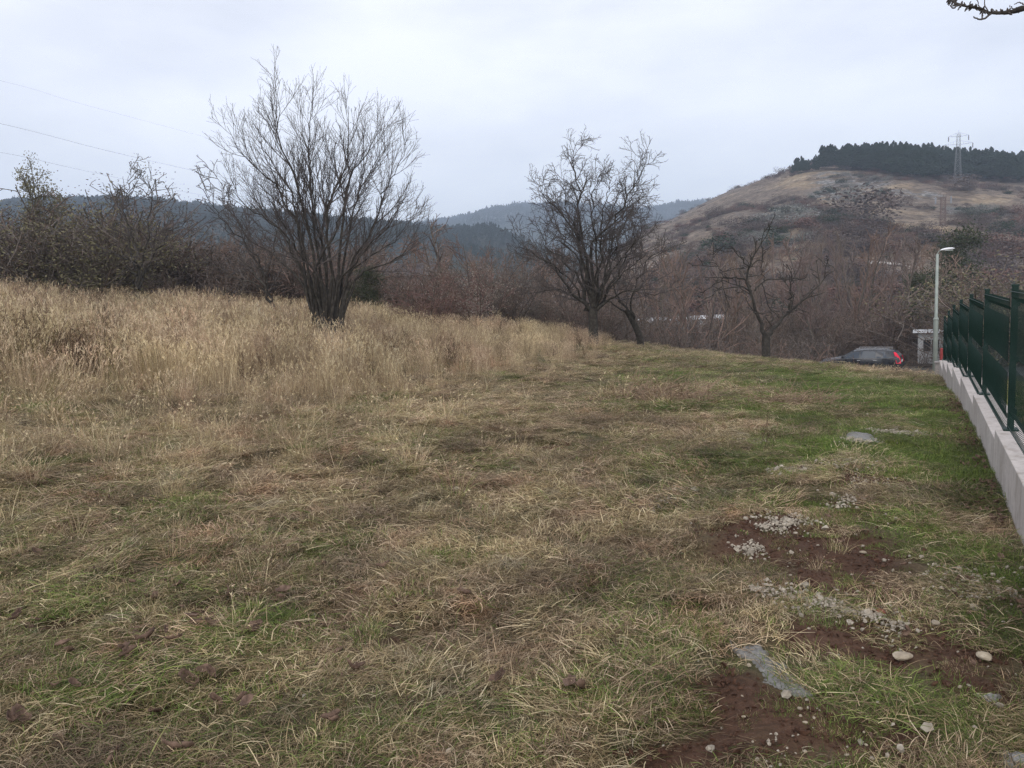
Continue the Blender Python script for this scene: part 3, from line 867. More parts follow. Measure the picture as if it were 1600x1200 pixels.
# distinct bushes and trees of the hedge
def bush(px, py_top, Y, proto, label, name='bush', cat='bush', group=None, wide=1.0, mat=None, lmat=None, dz=0):
    X = at(px, 450, Y).x
    z0 = gz1(X, Y) - .15
    h = max(1.0, at(px, py_top, Y).z - z0)
    return proto.place(name, label, cat, group, X, Y, h, rt.uniform(0, 6.28), z0, wide, mat, lmat)
bush(66, 256, 33, PO, 'tall ivy-clad tree with a dense rounded olive top at the far left', 'ivy_tree', 'tree', wide=.75)
bush(120, 328, 29, PB[2], 'broad bush with yellow-green leaves under the ivy-clad tree at far left', wide=1.5)
bush(20, 335, 29, PB[0], 'dark twiggy bush with dry brown leaves at the left edge of the meadow', wide=1.6)
bush(172, 352, 31, PB[2], 'lower olive-leaved bush right of the broad yellow-green bush', wide=1.5)
bush(150, 285, 35, PT[3], 'grey bare tree with wispy seed heads standing beside the ivy-clad tree', 'bare_tree', 'tree', wide=.9, mat=M_twig_g)
bush(285, 400, 30, PB[3], 'low grey bush behind the grass between the two thin trees', wide=1.6)
bush(330, 390, 32, PB[1], 'reddish brown bush behind the crooked small tree', wide=1.5)
bush(560, 420, 33, PC, 'dark evergreen bush low behind the many-stemmed tree', wide=1.3)
bush(670, 415, 29, PB[0], 'rosy twiggy shrub with curled pinkish leaves right of the many-stemmed tree', 'shrub', 'shrub', wide=1.2, mat=M_shrub_red)
bush(735, 410, 30, PB[0], 'taller pinkish-grey shrub nearest the spreading fruit tree on its left', 'shrub', 'shrub', wide=1.1, mat=M_shrub_red, lmat=M_leaf_pale)
bush(715, 330, 38, PT[3], 'grey bare tree rising above the rosy shrubs', 'bare_tree', 'tree', mat=M_twig_g)
bush(770, 390, 34, PB[3], 'grey leafless bush between the rosy shrubs and the spreading fruit tree', wide=1.4)
bush(1470, 362, 62, PC, 'ivy-clad tree rising behind the street lamp', 'ivy_tree', 'tree', wide=1.0)
bush(1440, 430, 58, PC, 'lower ivy-covered tree left of the street lamp', 'ivy_tree', 'tree', wide=.9)
bush(1592, 420, 50, PB[2], 'yellow-green leafy bush above the fence at the right edge', wide=2.0)
bush(1545, 440, 47, PB[0], 'rusty-leaved bush behind the far end of the fence', wide=1.7)
for i, (px, tp, Y, pr) in enumerate(((5, 292, 33, 3), (45, 300, 33, 1), (95, 290, 34, 3), (140, 302, 33, 1), (180, 325, 32, 3), (215, 355, 34, 1), (255, 385, 34, 3), (-30, 305, 33, 1), (305, 365, 35, 1), (350, 358, 36, 3), (395, 362, 36, 1), (450, 375, 37, 3), (490, 380, 37, 1), (130, 340, 31, 3), (70, 335, 32, 1), (25, 340, 31, 3), (160, 365, 33, 1))):
    bush(px, tp, Y, PB[pr], REG_B[region(px)], 'thicket_bush', 'bush', GRP_B, wide=1.7)
for k in range(46):
    px = 985 + 500 * (k + rt.random()) / 46; Y = rt.uniform(55, 74); X = (px - 800) / F * Y
    PB[rt.choice((1, 1, 3))].place('thicket_bush', REG_B[region(px)], 'bush', GRP_B, X, Y, rt.uniform(2.6, 4.4), rt.uniform(0, 6.28), gz1(X, Y) - .2, wide=1.3)
bush(1438, 528, 48.3, PB[3], 'dark thin bush in front of the white building', wide=1.0)
# ------------------------------------------------------------------ scattered stuff: points carrying small meshes
def scatter(name, P, rot, scl, idx, attrs, protos, label=None, cat=None, kind='stuff'):
    c = bpy.data.collections.new(name + '_kinds')
    for i, o in enumerate(protos):
        o.name = '%s_kind_%02d' % (name, i)
        c.objects.link(o)
    me = bpy.data.meshes.new(name)
    P = np.asarray(P, dtype=np.float32); N = len(P)
    me.vertices.add(N); me.vertices.foreach_set('co', P.ravel())
    a = me.attributes.new('rot', 'FLOAT_VECTOR', 'POINT'); a.data.foreach_set('vector', np.asarray(rot, dtype=np.float32).ravel())
    scl = np.asarray(scl, dtype=np.float32)
    if scl.ndim == 1: scl = np.repeat(scl[:, None], 3, 1)
    a = me.attributes.new('scl', 'FLOAT_VECTOR', 'POINT'); a.data.foreach_set('vector', scl.ravel())
    a = me.attributes.new('idx', 'INT', 'POINT'); a.data.foreach_set('value', np.asarray(idx, dtype=np.int32))
    for k, v in attrs.items():
        a = me.attributes.new(k, 'FLOAT', 'POINT'); a.data.foreach_set('value', np.asarray(v, dtype=np.float32))
    o = bpy.data.objects.new(name, me); COL.objects.link(o)
    g = bpy.data.node_groups.new(name + '_scatter', 'GeometryNodeTree')
    g.interface.new_socket('Geometry', in_out='INPUT', socket_type='NodeSocketGeometry')
    g.interface.new_socket('Geometry', in_out='OUTPUT', socket_type='NodeSocketGeometry')
    nn, ll = g.nodes, g.links
    gi = nn.new('NodeGroupInput'); go = nn.new('NodeGroupOutput')
    ip = nn.new('GeometryNodeInstanceOnPoints')
    ci = nn.new('GeometryNodeCollectionInfo'); ci.inputs['Collection'].default_value = c
    ci.inputs['Separate Children'].default_value = True; ci.inputs['Reset Children'].default_value = True
    def na(nm, t):
        q = nn.new('GeometryNodeInputNamedAttribute'); q.data_type = t; q.inputs['Name'].default_value = nm
        return q.outputs['Attribute']
    ll.new(gi.outputs[0], ip.inputs['Points']); ll.new(ci.outputs[0], ip.inputs['Instance'])
    ip.inputs['Pick Instance'].default_value = True
    ll.new(na('idx', 'INT'), ip.inputs['Instance Index'])
    ll.new(na('rot', 'FLOAT_VECTOR'), ip.inputs['Rotation'])
    ll.new(na('scl', 'FLOAT_VECTOR'), ip.inputs['Scale'])
    ll.new(ip.outputs[0], go.inputs[0])
    m = o.modifiers.new('scatter', 'NODES'); m.node_group = g
    return tag(o, label, cat, None, kind)

def tuft(name, seed, n, rad, L, elev, bend, width, segs, mat, zmin=.004, az=None, heads=0.0, crang=(0, 1)):
    """a tuft of grass blades (tapering bent ribbons)"""
    r = np.random.RandomState(seed)
    rr = rad * np.sqrt(r.rand(n)); ph = r.rand(n) * 6.2832
    x, y = rr * np.cos(ph), rr * np.sin(ph)
    a = r.rand(n) * 6.2832 if az is None else az + r.randn(n) * .5
    if rad < .13: a = ph + r.randn(n) * .9
    ln = r.uniform(L[0], L[1], n); el = r.uniform(elev[0], elev[1], n); bd = r.uniform(bend[0], bend[1], n)
    w = width * r.uniform(.6, 1.3, n)
    z = np.full(n, -.004) + (r.rand(n) * .02 if elev[1] < .8 else 0)
    pts = [np.stack([x, y, z], 1)]
    curl = r.randn(n) * .25
    th = el.copy()
    for s in range(segs):
        st = ln / segs
        x = x + st * np.cos(th) * np.cos(a); y = y + st * np.cos(th) * np.sin(a); z = np.maximum(z + st * np.sin(th), zmin)
        pts.append(np.stack([x, y, z], 1)); th = th - bd / segs; a = a + curl / segs
    tw = r.rand(n) * 6.28
    side = np.stack([-np.sin(a) * np.cos(tw * .15), np.cos(a), np.sin(tw) * .5], 1)
    side /= np.linalg.norm(side, axis=1, keepdims=True)
    V = []; Fc = []
    wprof = [1.0] + [1.0 - .75 * ((s + 1) / segs) ** 1.6 for s in range(segs)]
    for s, p in enumerate(pts):
        ww = (w * wprof[s])[:, None] * .5
        V.append(p - side * ww); V.append(p + side * ww)
    V = np.stack(V, 1).reshape(-1, 3)          # n x 2(segs+1)
    k = 2 * (segs + 1)
    base = np.arange(n)[:, None] * k
    Q = []
    for s in range(segs):
        Q.append(np.concatenate([base + 2 * s, base + 2 * s + 1, base + 2 * s + 3, base + 2 * s + 2], 1))
    Q = np.concatenate(Q)
    c = r.uniform(crang[0], crang[1], n); g = r.rand(n)
    ca = np.repeat(c, k); ga = np.repeat(g, k)
    if heads:
        hv = []; hf = []; hc = []
        nb = len(V)
        sel = np.where(r.rand(n) < heads)[0]
        for i in sel:                            # feathery seed head: a few short side blades near the tip
            tip = pts[-1][i]; prev = pts[-2][i]; d = tip - prev; dl = np.linalg.norm(d) + 1e-6; d = d / dl
            for q in range(8):
                b0 = tip - d * dl * r.uniform(0, .55)
                o_ = r.randn(3) * .35 + d; o_ /= np.linalg.norm(o_)
                e = b0 + o_ * r.uniform(.02, .055) * (ln[i] + .3)
                sd_ = np.cross(o_, r.randn(3)); sd_ /= np.linalg.norm(sd_) + 1e-6; sd_ = sd_ * width * .8
                hv += [b0, (b0 + e) / 2 + sd_, e, (b0 + e) / 2 - sd_]; hc += [min(1, c[i] + .25)] * 4
        if hv:
            m_ = len(hv) // 4
            V = np.vstack([V, np.array(hv)])
            Q = np.vstack([Q, nb + np.arange(m_)[:, None] * 4 + np.arange(4)[None, :]])
            ca = np.concatenate([ca, hc]); ga = np.concatenate([ga, np.ones(m_ * 4)])
    return mesh_obj(name, V, Q, mat, None, False, False, {'c': ca, 'g': ga})

def forb(name, seed, h, n, mat):
    """dead branching stalks"""
    rng = random.Random(seed); T = Tubes()
    lims = []
    for i in range(n):
        a = rng.uniform(0, 6.28); l = rng.uniform(.05, .35)
        P, R = shoot(rng, (rng.gauss(0, .07), rng.gauss(0, .07), -.02), (math.cos(a) * l, math.sin(a) * l, 1), h * rng.uniform(.6, 1), .0045, .0022, 7, .06, .0)
        T.add(P, R, 3); lims.append((P, R))
    crown_from_limbs(rng, lims, T, [(16, .08, .3, (.4, .9), .35, .1, .05, 3, .002, 3), (22, .02, .07, (.3, 1.2), .3, .2, .0, 2, .0028, 3)])
    V = np.concatenate(T.V); r = np.random.RandomState(seed)
    c = np.repeat(r.rand(len(V) // 3 + 1), 3)[:len(V)]
    return mesh_obj(name, V, np.concatenate(T.F), mat, None, False, False, {'c': c, 'g': np.ones(len(V))})

R_ = np.random.RandomState(2024)
def fan_points(dens, d0, d1, umin=-.78, umax=.78, seed=0):
    """random points on the meadow in front of the camera, dens per square metre"""
    r = np.random.RandomState(seed)
    area = (umax - umin) * (d1 * d1 - d0 * d0) / 2
    n = int(area * dens)
    y = np.sqrt(r.rand(n) * (d1 * d1 - d0 * d0) + d0 * d0)
    u = umin + (umax - umin) * r.rand(n)
    return u * y, y

# fence line in plan (the wall's meadow side)
FA = on(1595, 846); 
FDIR = Vector((.528, 1.0, 0)).normalized()
FN = Vector((FDIR.y, -FDIR.x, 0))             # to the neighbour's side
def fence_s(x, y): return (x - FA.x) * FN.x + (y - FA.y) * FN.y      # >0 beyond the wall
def fence_t(x, y): return (x - FA.x) * FDIR.x + (y - FA.y) * FDIR.y

def tall_mask(x, y):
    """where the long dry grass stands"""
    w = (fbm(x / 2.2, y / 2.2, 21, 3) - .5) * 3.2
    front = np.interp(x, [-14, -9, -6, -4, -2, -.5, .8, 2, 3.2, 4.5], [10.5, 10.2, 9.8, 9.4, 10.2, 12.5, 15.5, 19, 23.5, 34])
    return sstep(-2.2, 2.6, y - front + w)

def euler(n, r, tilt=.12):
    return np.stack([r.randn(n) * tilt, r.randn(n) * tilt, r.rand(n) * 6.2832], 1)

BG = lambda x, y: blob_mask(x, y, GREENS, .55, .8)
BS = lambda x, y: blob_mask(x, y, SOIL, .5, .9)
GL = []
for l in GRAVEL_LINES[:5]:
    for (ax, ay), (bx, by) in zip(l[:-1], l[1:]):
        for q in (.15, .5, .85): GL.append((ax + (bx - ax) * q, ay + (by - ay) * q, 18, 7))
GL = px_blobs(GL)
BC = lambda x, y: np.maximum(blob_mask(x, y, CEM, .35, .05), blob_mask(x, y, GL, .5, .5) * (_h(np.floor(x * 977), np.floor(y * 977), 5) > .35))
BT = lambda x, y: blob_mask(x, y, STRAW, .6, .8)

# --- short meadow grass and thatch
protos = []
for i in range(5): protos.append(tuft('a', 10 + i, 460, .20, (.03, .12), (.0, .55), (.2, 1.3), .0026, 4, M_grass, az=[None, 0, None, 0, None][i]))          # 0-4 flattened thatch
for i in range(4): protos.append(tuft('a', 20 + i, 120, .055, (.03, .10), (.7, 1.45), (.5, 1.8), .0024, 5, M_grass))                                        # 5-8 arching tufts
for i in range(3): protos.append(tuft('a', 30 + i, 360, .18, (.015, .055), (.5, 1.4), (.2, 1.4), .0026, 3, M_grass, crang=(0, .85)))                       # 9-11 short turf
for i in range(3): protos.append(tuft('a', 40 + i, 60, .12, (.12, .36), (.8, 1.5), (.2, 1.3), .0026, 5, M_grass, heads=.15, crang=(.3, 1)))               # 12-14 loose upright dry
for i in range(2): protos.append(tuft('a', 80 + i, 26, .06, (.015, .05), (.1, .9), (-.2, .6), .011, 3, M_grass, crang=(.1, .8)))                         # 15-16 broad-leaved weeds
def meadow():
    PX = []; ROT = []; SCL = []; IDX = []; GR = []; DK = []
    def put(x, y, sc, idx, gr, dk, tilt=.12, seed=0, rz=None):
        r = np.random.RandomState(seed); n = len(x)
        if n == 0: return
        e = euler(n, r, tilt)
        if rz is not None: e[:, 2] = rz
        sc = sc * (1 - .45 * np.clip(BS(x, y), 0, 1)); fl = np.interp(y, [6, 16, 30], [1, .62, .5])
        PX.append(np.stack([x, y, gz(x, y) + .002], 1)); ROT.append(e); SCL.append(np.stack([sc, sc, sc * fl], 1)); IDX.append(idx); GR.append(gr); DK.append(dk)
    for (d0, d1, dm, dt, du, s) in ((1.0, 4.5, 62, 38, 60, .95), (4.5, 9, 42, 26, 44, 1.1), (9, 16, 18, 11, 20, 1.5), (16, 40, 9, 5, 10, 1.9)):
        sd_ = int(d0 * 10)
        # thatch
        x, y = fan_points(dm, d0, d1, seed=sd_ + 1)
        r = np.random.RandomState(sd_ + 2)
        soil = BS(x, y); gm = BG(x, y); st = BT(x, y)
        right = sstep(.3, .5, x / y) * sstep(2, 6, y)
        keep = (r.rand(len(x)) > soil * .98) & (BC(x, y) < .12) & (fence_s(x, y) < -.06) & (r.rand(len(x)) > gm * right * .65) & (tall_mask(x, y) < .95)
        x, y, soil, gm, st, right = [q[keep] for q in (x, y, soil, gm, st, right)]
        g = np.clip(.12 + .48 * gm + .35 * right * gm + (fbm(x / 1.1, y / 1.1, 61, 3) - .5) * 1.1 - .22 * st, .03, .95)
        dark = np.clip((fbm(x / .45, y / .45, 63, 4, .65) - .43) * 2.2, 0, .6) * (1 - st * .7)
        cw = fbm(x / .7, y / .7, 65, 2) * 12.56
        r = np.random.RandomState(sd_ + 3)
        put(x, y, s * r.uniform(.7, 1.3, len(x)), r.randint(0, 5, len(x)), g, dark, .1, sd_ + 4, rz=cw + r.randn(len(x)) * .8)
        # arching tufts, gathered in clumps
        x, y = fan_points(dt, d0, d1, seed=sd_ + 5)
        r = np.random.RandomState(sd_ + 6)
        cl = fbm(x / .45, y / .45, 71, 3); big = fbm(x / 2.1, y / 2.1, 72, 2)
        gm = BG(x, y); soil = BS(x, y)
        keep = (cl + .25 * gm + .2 * (big - .5) > .50) & (r.rand(len(x)) > soil * .95) & (BC(x, y) < .5) & (fence_s(x, y) < -.1)
        x, y, gm, cl, soil = [q[keep] for q in (x, y, gm, cl, soil)]
        r = np.random.RandomState(sd_ + 7)
        right = sstep(.25, .5, x / y)
        g = np.clip(.24 + .62 * gm + .3 * right + (fbm(x / 1.6, y / 1.6, 73, 3) - .5) * 1.5, .03, 1)
        put(x, y, s ** .6 * r.uniform(.55, 1.1, len(x)) * (1 - .45 * right), r.randint(5, 9, len(x)), g, np.clip(r.randn(len(x)) * .15, 0, .4), .15, sd_ + 8)
        # short turf
        x, y = fan_points(du, d0, d1, umax=.95, seed=sd_ + 9)
        r = np.random.RandomState(sd_ + 10)
        gm = BG(x, y); right = sstep(.12, .42, x / y); soil = BS(x, y)
        keep = (r.rand(len(x)) < .25 + .75 * np.maximum(right, gm)) & (r.rand(len(x)) > soil * .38) & (BC(x, y) < .12) & ((fence_s(x, y) < -.04) | (fence_s(x, y) > .35))
        x, y, gm, right, soil = [q[keep] for q in (x, y, gm, right, soil)]
        r = np.random.RandomState(sd_ + 11)
        g = np.clip(.30 + .50 * gm + .34 * right + (fbm(x / .9, y / .9, 75, 4) - .5) * 1.5, .05, 1)
        weed = r.rand(len(x)) < .12
        put(x, y, s * r.uniform(.7, 1.25, len(x)), np.where(weed, r.randint(15, 17, len(x)), r.randint(9, 12, len(x))), np.where(weed, np.maximum(g, .8), g), np.clip((fbm(x / .4, y / .4, 76, 2) - .5) * 1.2, 0, .5), .1, sd_ + 12)
        # loose upright dry grass, thicker towards the long grass
        x, y = fan_points(dt * .8, d0, d1, seed=sd_ + 13)
        r = np.random.RandomState(sd_ + 14)
        edge = np.clip(.025 + .8 * sstep(9, 2.0, (np.interp(x, [-14, -4, -.5, 2, 4.5], [10.5, 9.4, 12.5, 19, 34]) - y)) * sstep(.1, -.25, x / y), 0, 1)
        keep = (r.rand(len(x)) < edge) & (fence_s(x, y) < -.5)
        x, y = x[keep], y[keep]
        r = np.random.RandomState(sd_ + 15)
        put(x, y, r.uniform(.5, 1.25, len(x)) * s ** .5 * np.interp(y, [2, 8], [.6, 1]), r.randint(12, 15, len(x)), np.clip(r.randn(len(x)) * .2, 0, .5), np.clip(r.randn(len(x)) * .25, 0, .6), .15, sd_ + 16)
    P = np.concatenate(PX)
    print('meadow tufts', len(P))
    scatter('meadow_grass', P, np.concatenate(ROT), np.concatenate(SCL), np.concatenate(IDX), {'green': np.concatenate(GR), 'dark': np.concatenate(DK)}, protos,
            'short matted meadow grass, straw and green, covering the ground', 'grass')
meadow()

# --- long dry grass
tprotos = [tuft('a', 50 + i, 75, .22, (.55, 1.05), (1.2, 1.57), (.05, .45), .0042, 5, M_tall, heads=.75) for i in range(4)]
tprotos += [tuft('a', 60 + i, 90, .2, (.3, .75), (.8, 1.5), (.6, 2.2), .0045, 5, M_tall, crang=(0, .8)) for i in range(3)]
tprotos += [forb('a', 70 + i, .95, 6, M_forb) for i in range(3)]
def tall():
    x, y = fan_points(11, 7, 40, umin=-.85, umax=.5, seed=5)
    # thinner far away where rows hide each other
    r = np.random.RandomState(6)
    tm = tall_mask(x, y)
    keep = (r.rand(len(x)) < tm) & (r.rand(len(x)) < np.interp(y, [12, 40], [1, .55]))
    x, y, tm = x[keep], y[keep], tm[keep]
    n = len(x); r = np.random.RandomState(7)
    k = r.rand(n)
    fb = fbm(x / 2.6, y / 2.6, 81, 3) + .25 * sstep(-.3, -.6, x / y)
    idx = np.where(k < .52, r.randint(0, 4, n), np.where(k < np.where(fb > .58, .6, .93), r.randint(4, 7, n), r.randint(7, 10, n)))
    hgt = np.interp(x, [-20, -6, -3, 0, 4], [1.12, 1.05, .86, .66, .4]) * r.uniform(.6, 1.12, n) * (.4 + .6 * tm) * (.8 + .4 * fbm(x / 1.5, y / 1.5, 83, 2))
    e = euler(n, r, .1); fall = fbm(x / .9, y / .9, 89, 2) > .60; e[:, :2] *= np.where(fall, 4.5, 1.2)[:, None]; P = np.stack([x, y, gz(x, y)], 1)
    # a few stray stalks in front
    x2, y2 = fan_points(.12, 4, 30, umax=.35, seed=8)
    r2 = np.random.RandomState(9); n2 = len(x2)
    P2 = np.stack([x2, y2, gz(x2, y2)], 1)
    P = np.concatenate([P, P2]); e = np.concatenate([e, euler(n2, r2, .3)])
    idx = np.concatenate([idx, np.where(r2.rand(n2) < .6, 4 + r2.randint(0, 3, n2), 7 + r2.randint(0, 3, n2))])
    hgt = np.concatenate([hgt, r2.uniform(.25, .5, n2)])
    gr = np.clip((fbm(P[:, 0] / 2.2, P[:, 1] / 2.2, 85, 3) - .45) * 1.6, 0, .5)
    dk = np.clip((fbm(P[:, 0] / 1.3, P[:, 1] / 1.3, 87, 3) - .5) * 1.6, 0, .45)
    print('tall tufts', len(P))
    scatter('tall_dry_grass', P, e, hgt, idx, {'green': gr, 'dark': dk}, tprotos, 'long straw-coloured dry grass with seed heads on the rising left side', 'grass')
tall()

# --- dead stalk heap in the middle
def heap(px, py, rx, ry, n, label, seed):
    rng = random.Random(seed); T = Tubes()
    c = on(px, py)
    for i in range(n):
        a = rng.uniform(0, 6.28); q = math.sqrt(rng.random())
        x, y = q * rx * math.cos(a), q * ry * math.sin(a)
        hz = .18 * (1 - q) * rng.random()
        p = (x, y, gz1(c.x + x, c.y + y) - c.z + hz)
        d = (rng.gauss(.1, .7), rng.gauss(0, .7), abs(rng.gauss(.12, .22)))
        P, R = shoot(rng, p, d, rng.uniform(.2, .75), .0045, .002, 5, .1, -.02)
        T.add(P, R, 3)
    V = np.concatenate(T.V); r = np.random.RandomState(seed)
    cc = np.repeat(r.uniform(.2, 1, len(V) // 18 + 1), 18)[:len(V)]
    o = mesh_obj('dead_stalk_pile', V, np.concatenate(T.F), M_stalk, None)
    o.location = c
    tag(o, label, 'brush pile')
M_stalk = simple('dead_stalk', (.13, .075, .05), (.34, .25, .17), 30, .9, 0)
heap(1035, 628, .75, .8, 420, 'low heap of dead reddish stalks lying in the middle of the meadow', 4)
heap(1240, 633, .6, .5, 160, 'thin scatter of dead stalks lying on the greener grass', 5)

# ------------------------------------------------------------------ stones, gravel, cement, leaves
def rock_mesh(name, seed, sx, sy, sz, mat, sub=2, jit=.16, link=False):
    import bmesh
    bm = bmesh.new(); bmesh.ops.create_icosphere(bm, subdivisions=sub, radius=1)
    r = random.Random(seed); ph = [r.uniform(0, 6) for _ in range(9)]
    for v in bm.verts:
        c = v.co
        k = 1 + jit * (math.sin(c.x * 2.7 + ph[0]) + math.sin(c.y * 3.1 + ph[1]) + math.sin(c.z * 2.9 + ph[2])) * .6 + r.uniform(-jit, jit) * .45
        c *= k
        c.x *= sx; c.y *= sy; c.z *= sz
        if c.z < -sz * .5: c.z = -sz * .5
    me = bpy.data.meshes.new(name); bm.to_mesh(me); bm.free()
    me.materials.append(mat)
    o = bpy.data.objects.new(name, me)
    if link: COL.objects.link(o)
    return o
def stone_mat(name, a, b_, c):
    m, nt, b = newmat(name, .9)
    n = noise(nt, 22, 6, .6); n2 = noise(nt, 5, 3)
    oi = nt.nodes.new('ShaderNodeObjectInfo').outputs['Random']
    col = ramp(nt, [(.25, a), (.55, b_), (.8, c)], n)
    col = mixc(nt, .6, col, ramp(nt, [(0, (.6, .58, .55)), (1, (1.15, 1.1, 1.05))], oi), 'MULTIPLY')
    nt.links.new(col, b.inputs['Base Color']); bump(nt, b, n, .5, .004)
    return m
M_gravel = stone_mat('limestone_gravel', (.16, .13, .10), (.37, .335, .28), (.60, .56, .49))
M_stone = stone_mat('limestone', (.20, .165, .125), (.36, .31, .24), (.50, .45, .37))
M_red = stone_mat('brick_shard', (.16, .06, .04), (.26, .11, .08), (.32, .16, .12))
gpro = [rock_mesh('g', 200 + i, .0115, .009, .0065, M_gravel, 1, .25) for i in range(6)]
def gravel():
    X = []; Y = []; S = []
    r = np.random.RandomState(31)
    def line(pts, width, dens):
        W = [on(*p) for p in pts]
        for a, b in zip(W[:-1], W[1:]):
            L = (b - a).length; n = int(L * dens * 2.3)
            t = r.rand(n); wv = r.standard_t(2.5, n).clip(-5, 5) * .75 * width * (.5 + fbm(t * L * 4, t * 0 + 3, 5, 2))
            d = (b - a).normalized()
            X.append(a.x + (b.x - a.x) * t - d.y * wv); Y.append(a.y + (b.y - a.y) * t + d.x * wv)
            S.append(r.lognormal(-.3, .45, n) * np.interp((a.y + b.y) / 2, [2.4, 4, 9], [.5, .8, 1.25]))
    for i, l in enumerate(GRAVEL_LINES): line(l, [.12, .06, .08, .075, .09, .08, .13, .08, .09, .12, .10, .12, .10, .12][i], [420, 500, 480, 620, 400, 330, 330, 200, 350, 180, 130, 90, 180, 160][i])
    # thin scatter on the bare soil
    x, y = fan_points(120, 1.5, 9, umin=.1, umax=.75, seed=33)
    k = r.rand(len(x)) < BS(x, y) * .28 + .008
    X.append(x[k]); Y.append(y[k]); S.append(r.lognormal(-.35, .5, k.sum()))
    x, y = fan_points(1.5, 1.5, 12, seed=34)
    X.append(x); Y.append(y); S.append(r.lognormal(-.2, .4, len(x)))
    X = np.concatenate(X); Y = np.concatenate(Y); S = np.concatenate(S)
    lift = .004 * S + .018 * (r.rand(len(X)) > .3)
    n = len(X)
    scatter('limestone_gravel', np.stack([X, Y, gz(X, Y) + lift], 1), euler(n, r, .5), S, r.randint(0, 6, n), {'green': np.zeros(n), 'dark': np.zeros(n)}, gpro,
            'pale limestone gravel lying in broken strips along the bare right side', 'gravel')
gravel()
def crumbs():
    M = stone_mat('soil_clod', (.030, .015, .010), (.075, .038, .024), (.13, .075, .050))
    pr = [rock_mesh('c', 250 + i, .017, .014, .009, M, 1, .35) for i in range(5)]
    x, y = fan_points(1500, 1.5, 9, umin=.05, umax=.75, seed=36)
    r = np.random.RandomState(37)
    k = r.rand(len(x)) < BS(x, y) ** 2
    x, y = x[k], y[k]; n = len(x)
    scatter('soil_clods', np.stack([x, y, gz(x, y) + .004], 1), euler(n, r, .6), r.lognormal(-1.0, .45, n), r.randint(0, 5, n), {'green': np.zeros(n), 'dark': np.zeros(n)}, pr,
            'reddish-brown crumbs of bare earth on the worn right side', 'soil')
crumbs()

def put_stone(px, py, w, label, mat=None, seed=0, flat=.5, group=None, name='stone', cat='stone'):
    p = on(px, py); s = p.y / F * w / 2
    o = rock_mesh(name, seed, s, s * .7, s * flat, mat or M_stone, 3, .14, True)
    o.location = (p.x, p.y, p.z + s * flat * .45 + .012); o.rotation_euler = (0, 0, seed * 1.7)
    return tag(o, label, cat, group)
put_stone(960, 889, 28, 'rounded cream stone lying alone in the matted grass near the middle', seed=1)
put_stone(1410, 1033, 32, 'long cream stone on the red soil at the lower right', seed=2, flat=.4)
put_stone(1538, 1036, 26, 'brownish stone half sunk in leaves near the lower right corner', seed=3)
put_stone(713, 771, 15, 'small white stone in the grass left of centre', seed=4)
put_stone(682, 733, 9, 'tiny upright white stone behind the small white stone', seed=5, flat=1.4)
put_stone(703, 1180, 14, 'small white pebble in the grass at the bottom edge', seed=6)
put_stone(1376, 963, 17, 'broken red brick shard on the white gravel strip', M_red, 7, name='brick_shard', cat='brick')
put_stone(1462, 982, 16, 'yellowish stone just right of the white gravel strip', seed=8)
put_stone(1348, 868, 10, 'pale stone on the green turf behind the gravel strip', seed=9)
put_stone(1523, 958, 20, 'grey-white stone at the foot of the right-hand gravel strip', seed=10)
put_stone(1009, 1035, 9, 'small round white pebble in the grass left of the grey cement spill', seed=11)
put_stone(1170, 1046, 10, 'round white pebble on the upper end of the grey cement spill', seed=12)
for i, (x, y, w) in enumerate([(1250, 1116, 9), (1251, 1127, 7), (1258, 1140, 8), (1272, 1135, 7), (1162, 1126, 7), (1258, 1186, 9), (1323, 1188, 8), (1353, 1174, 7), (1500, 1084, 9), (1160, 1098, 5), (1235, 907, 7), (1245, 921, 6), (1350, 1152, 6), (1102, 1116, 6), (1176, 1165, 6), (1310, 1062, 6)]):
    put_stone(x, y, w, 'small whitish pebble on the bare red soil at the lower right', seed=20 + i, group='pebbles on the bare soil', name='pebble', cat='pebble')

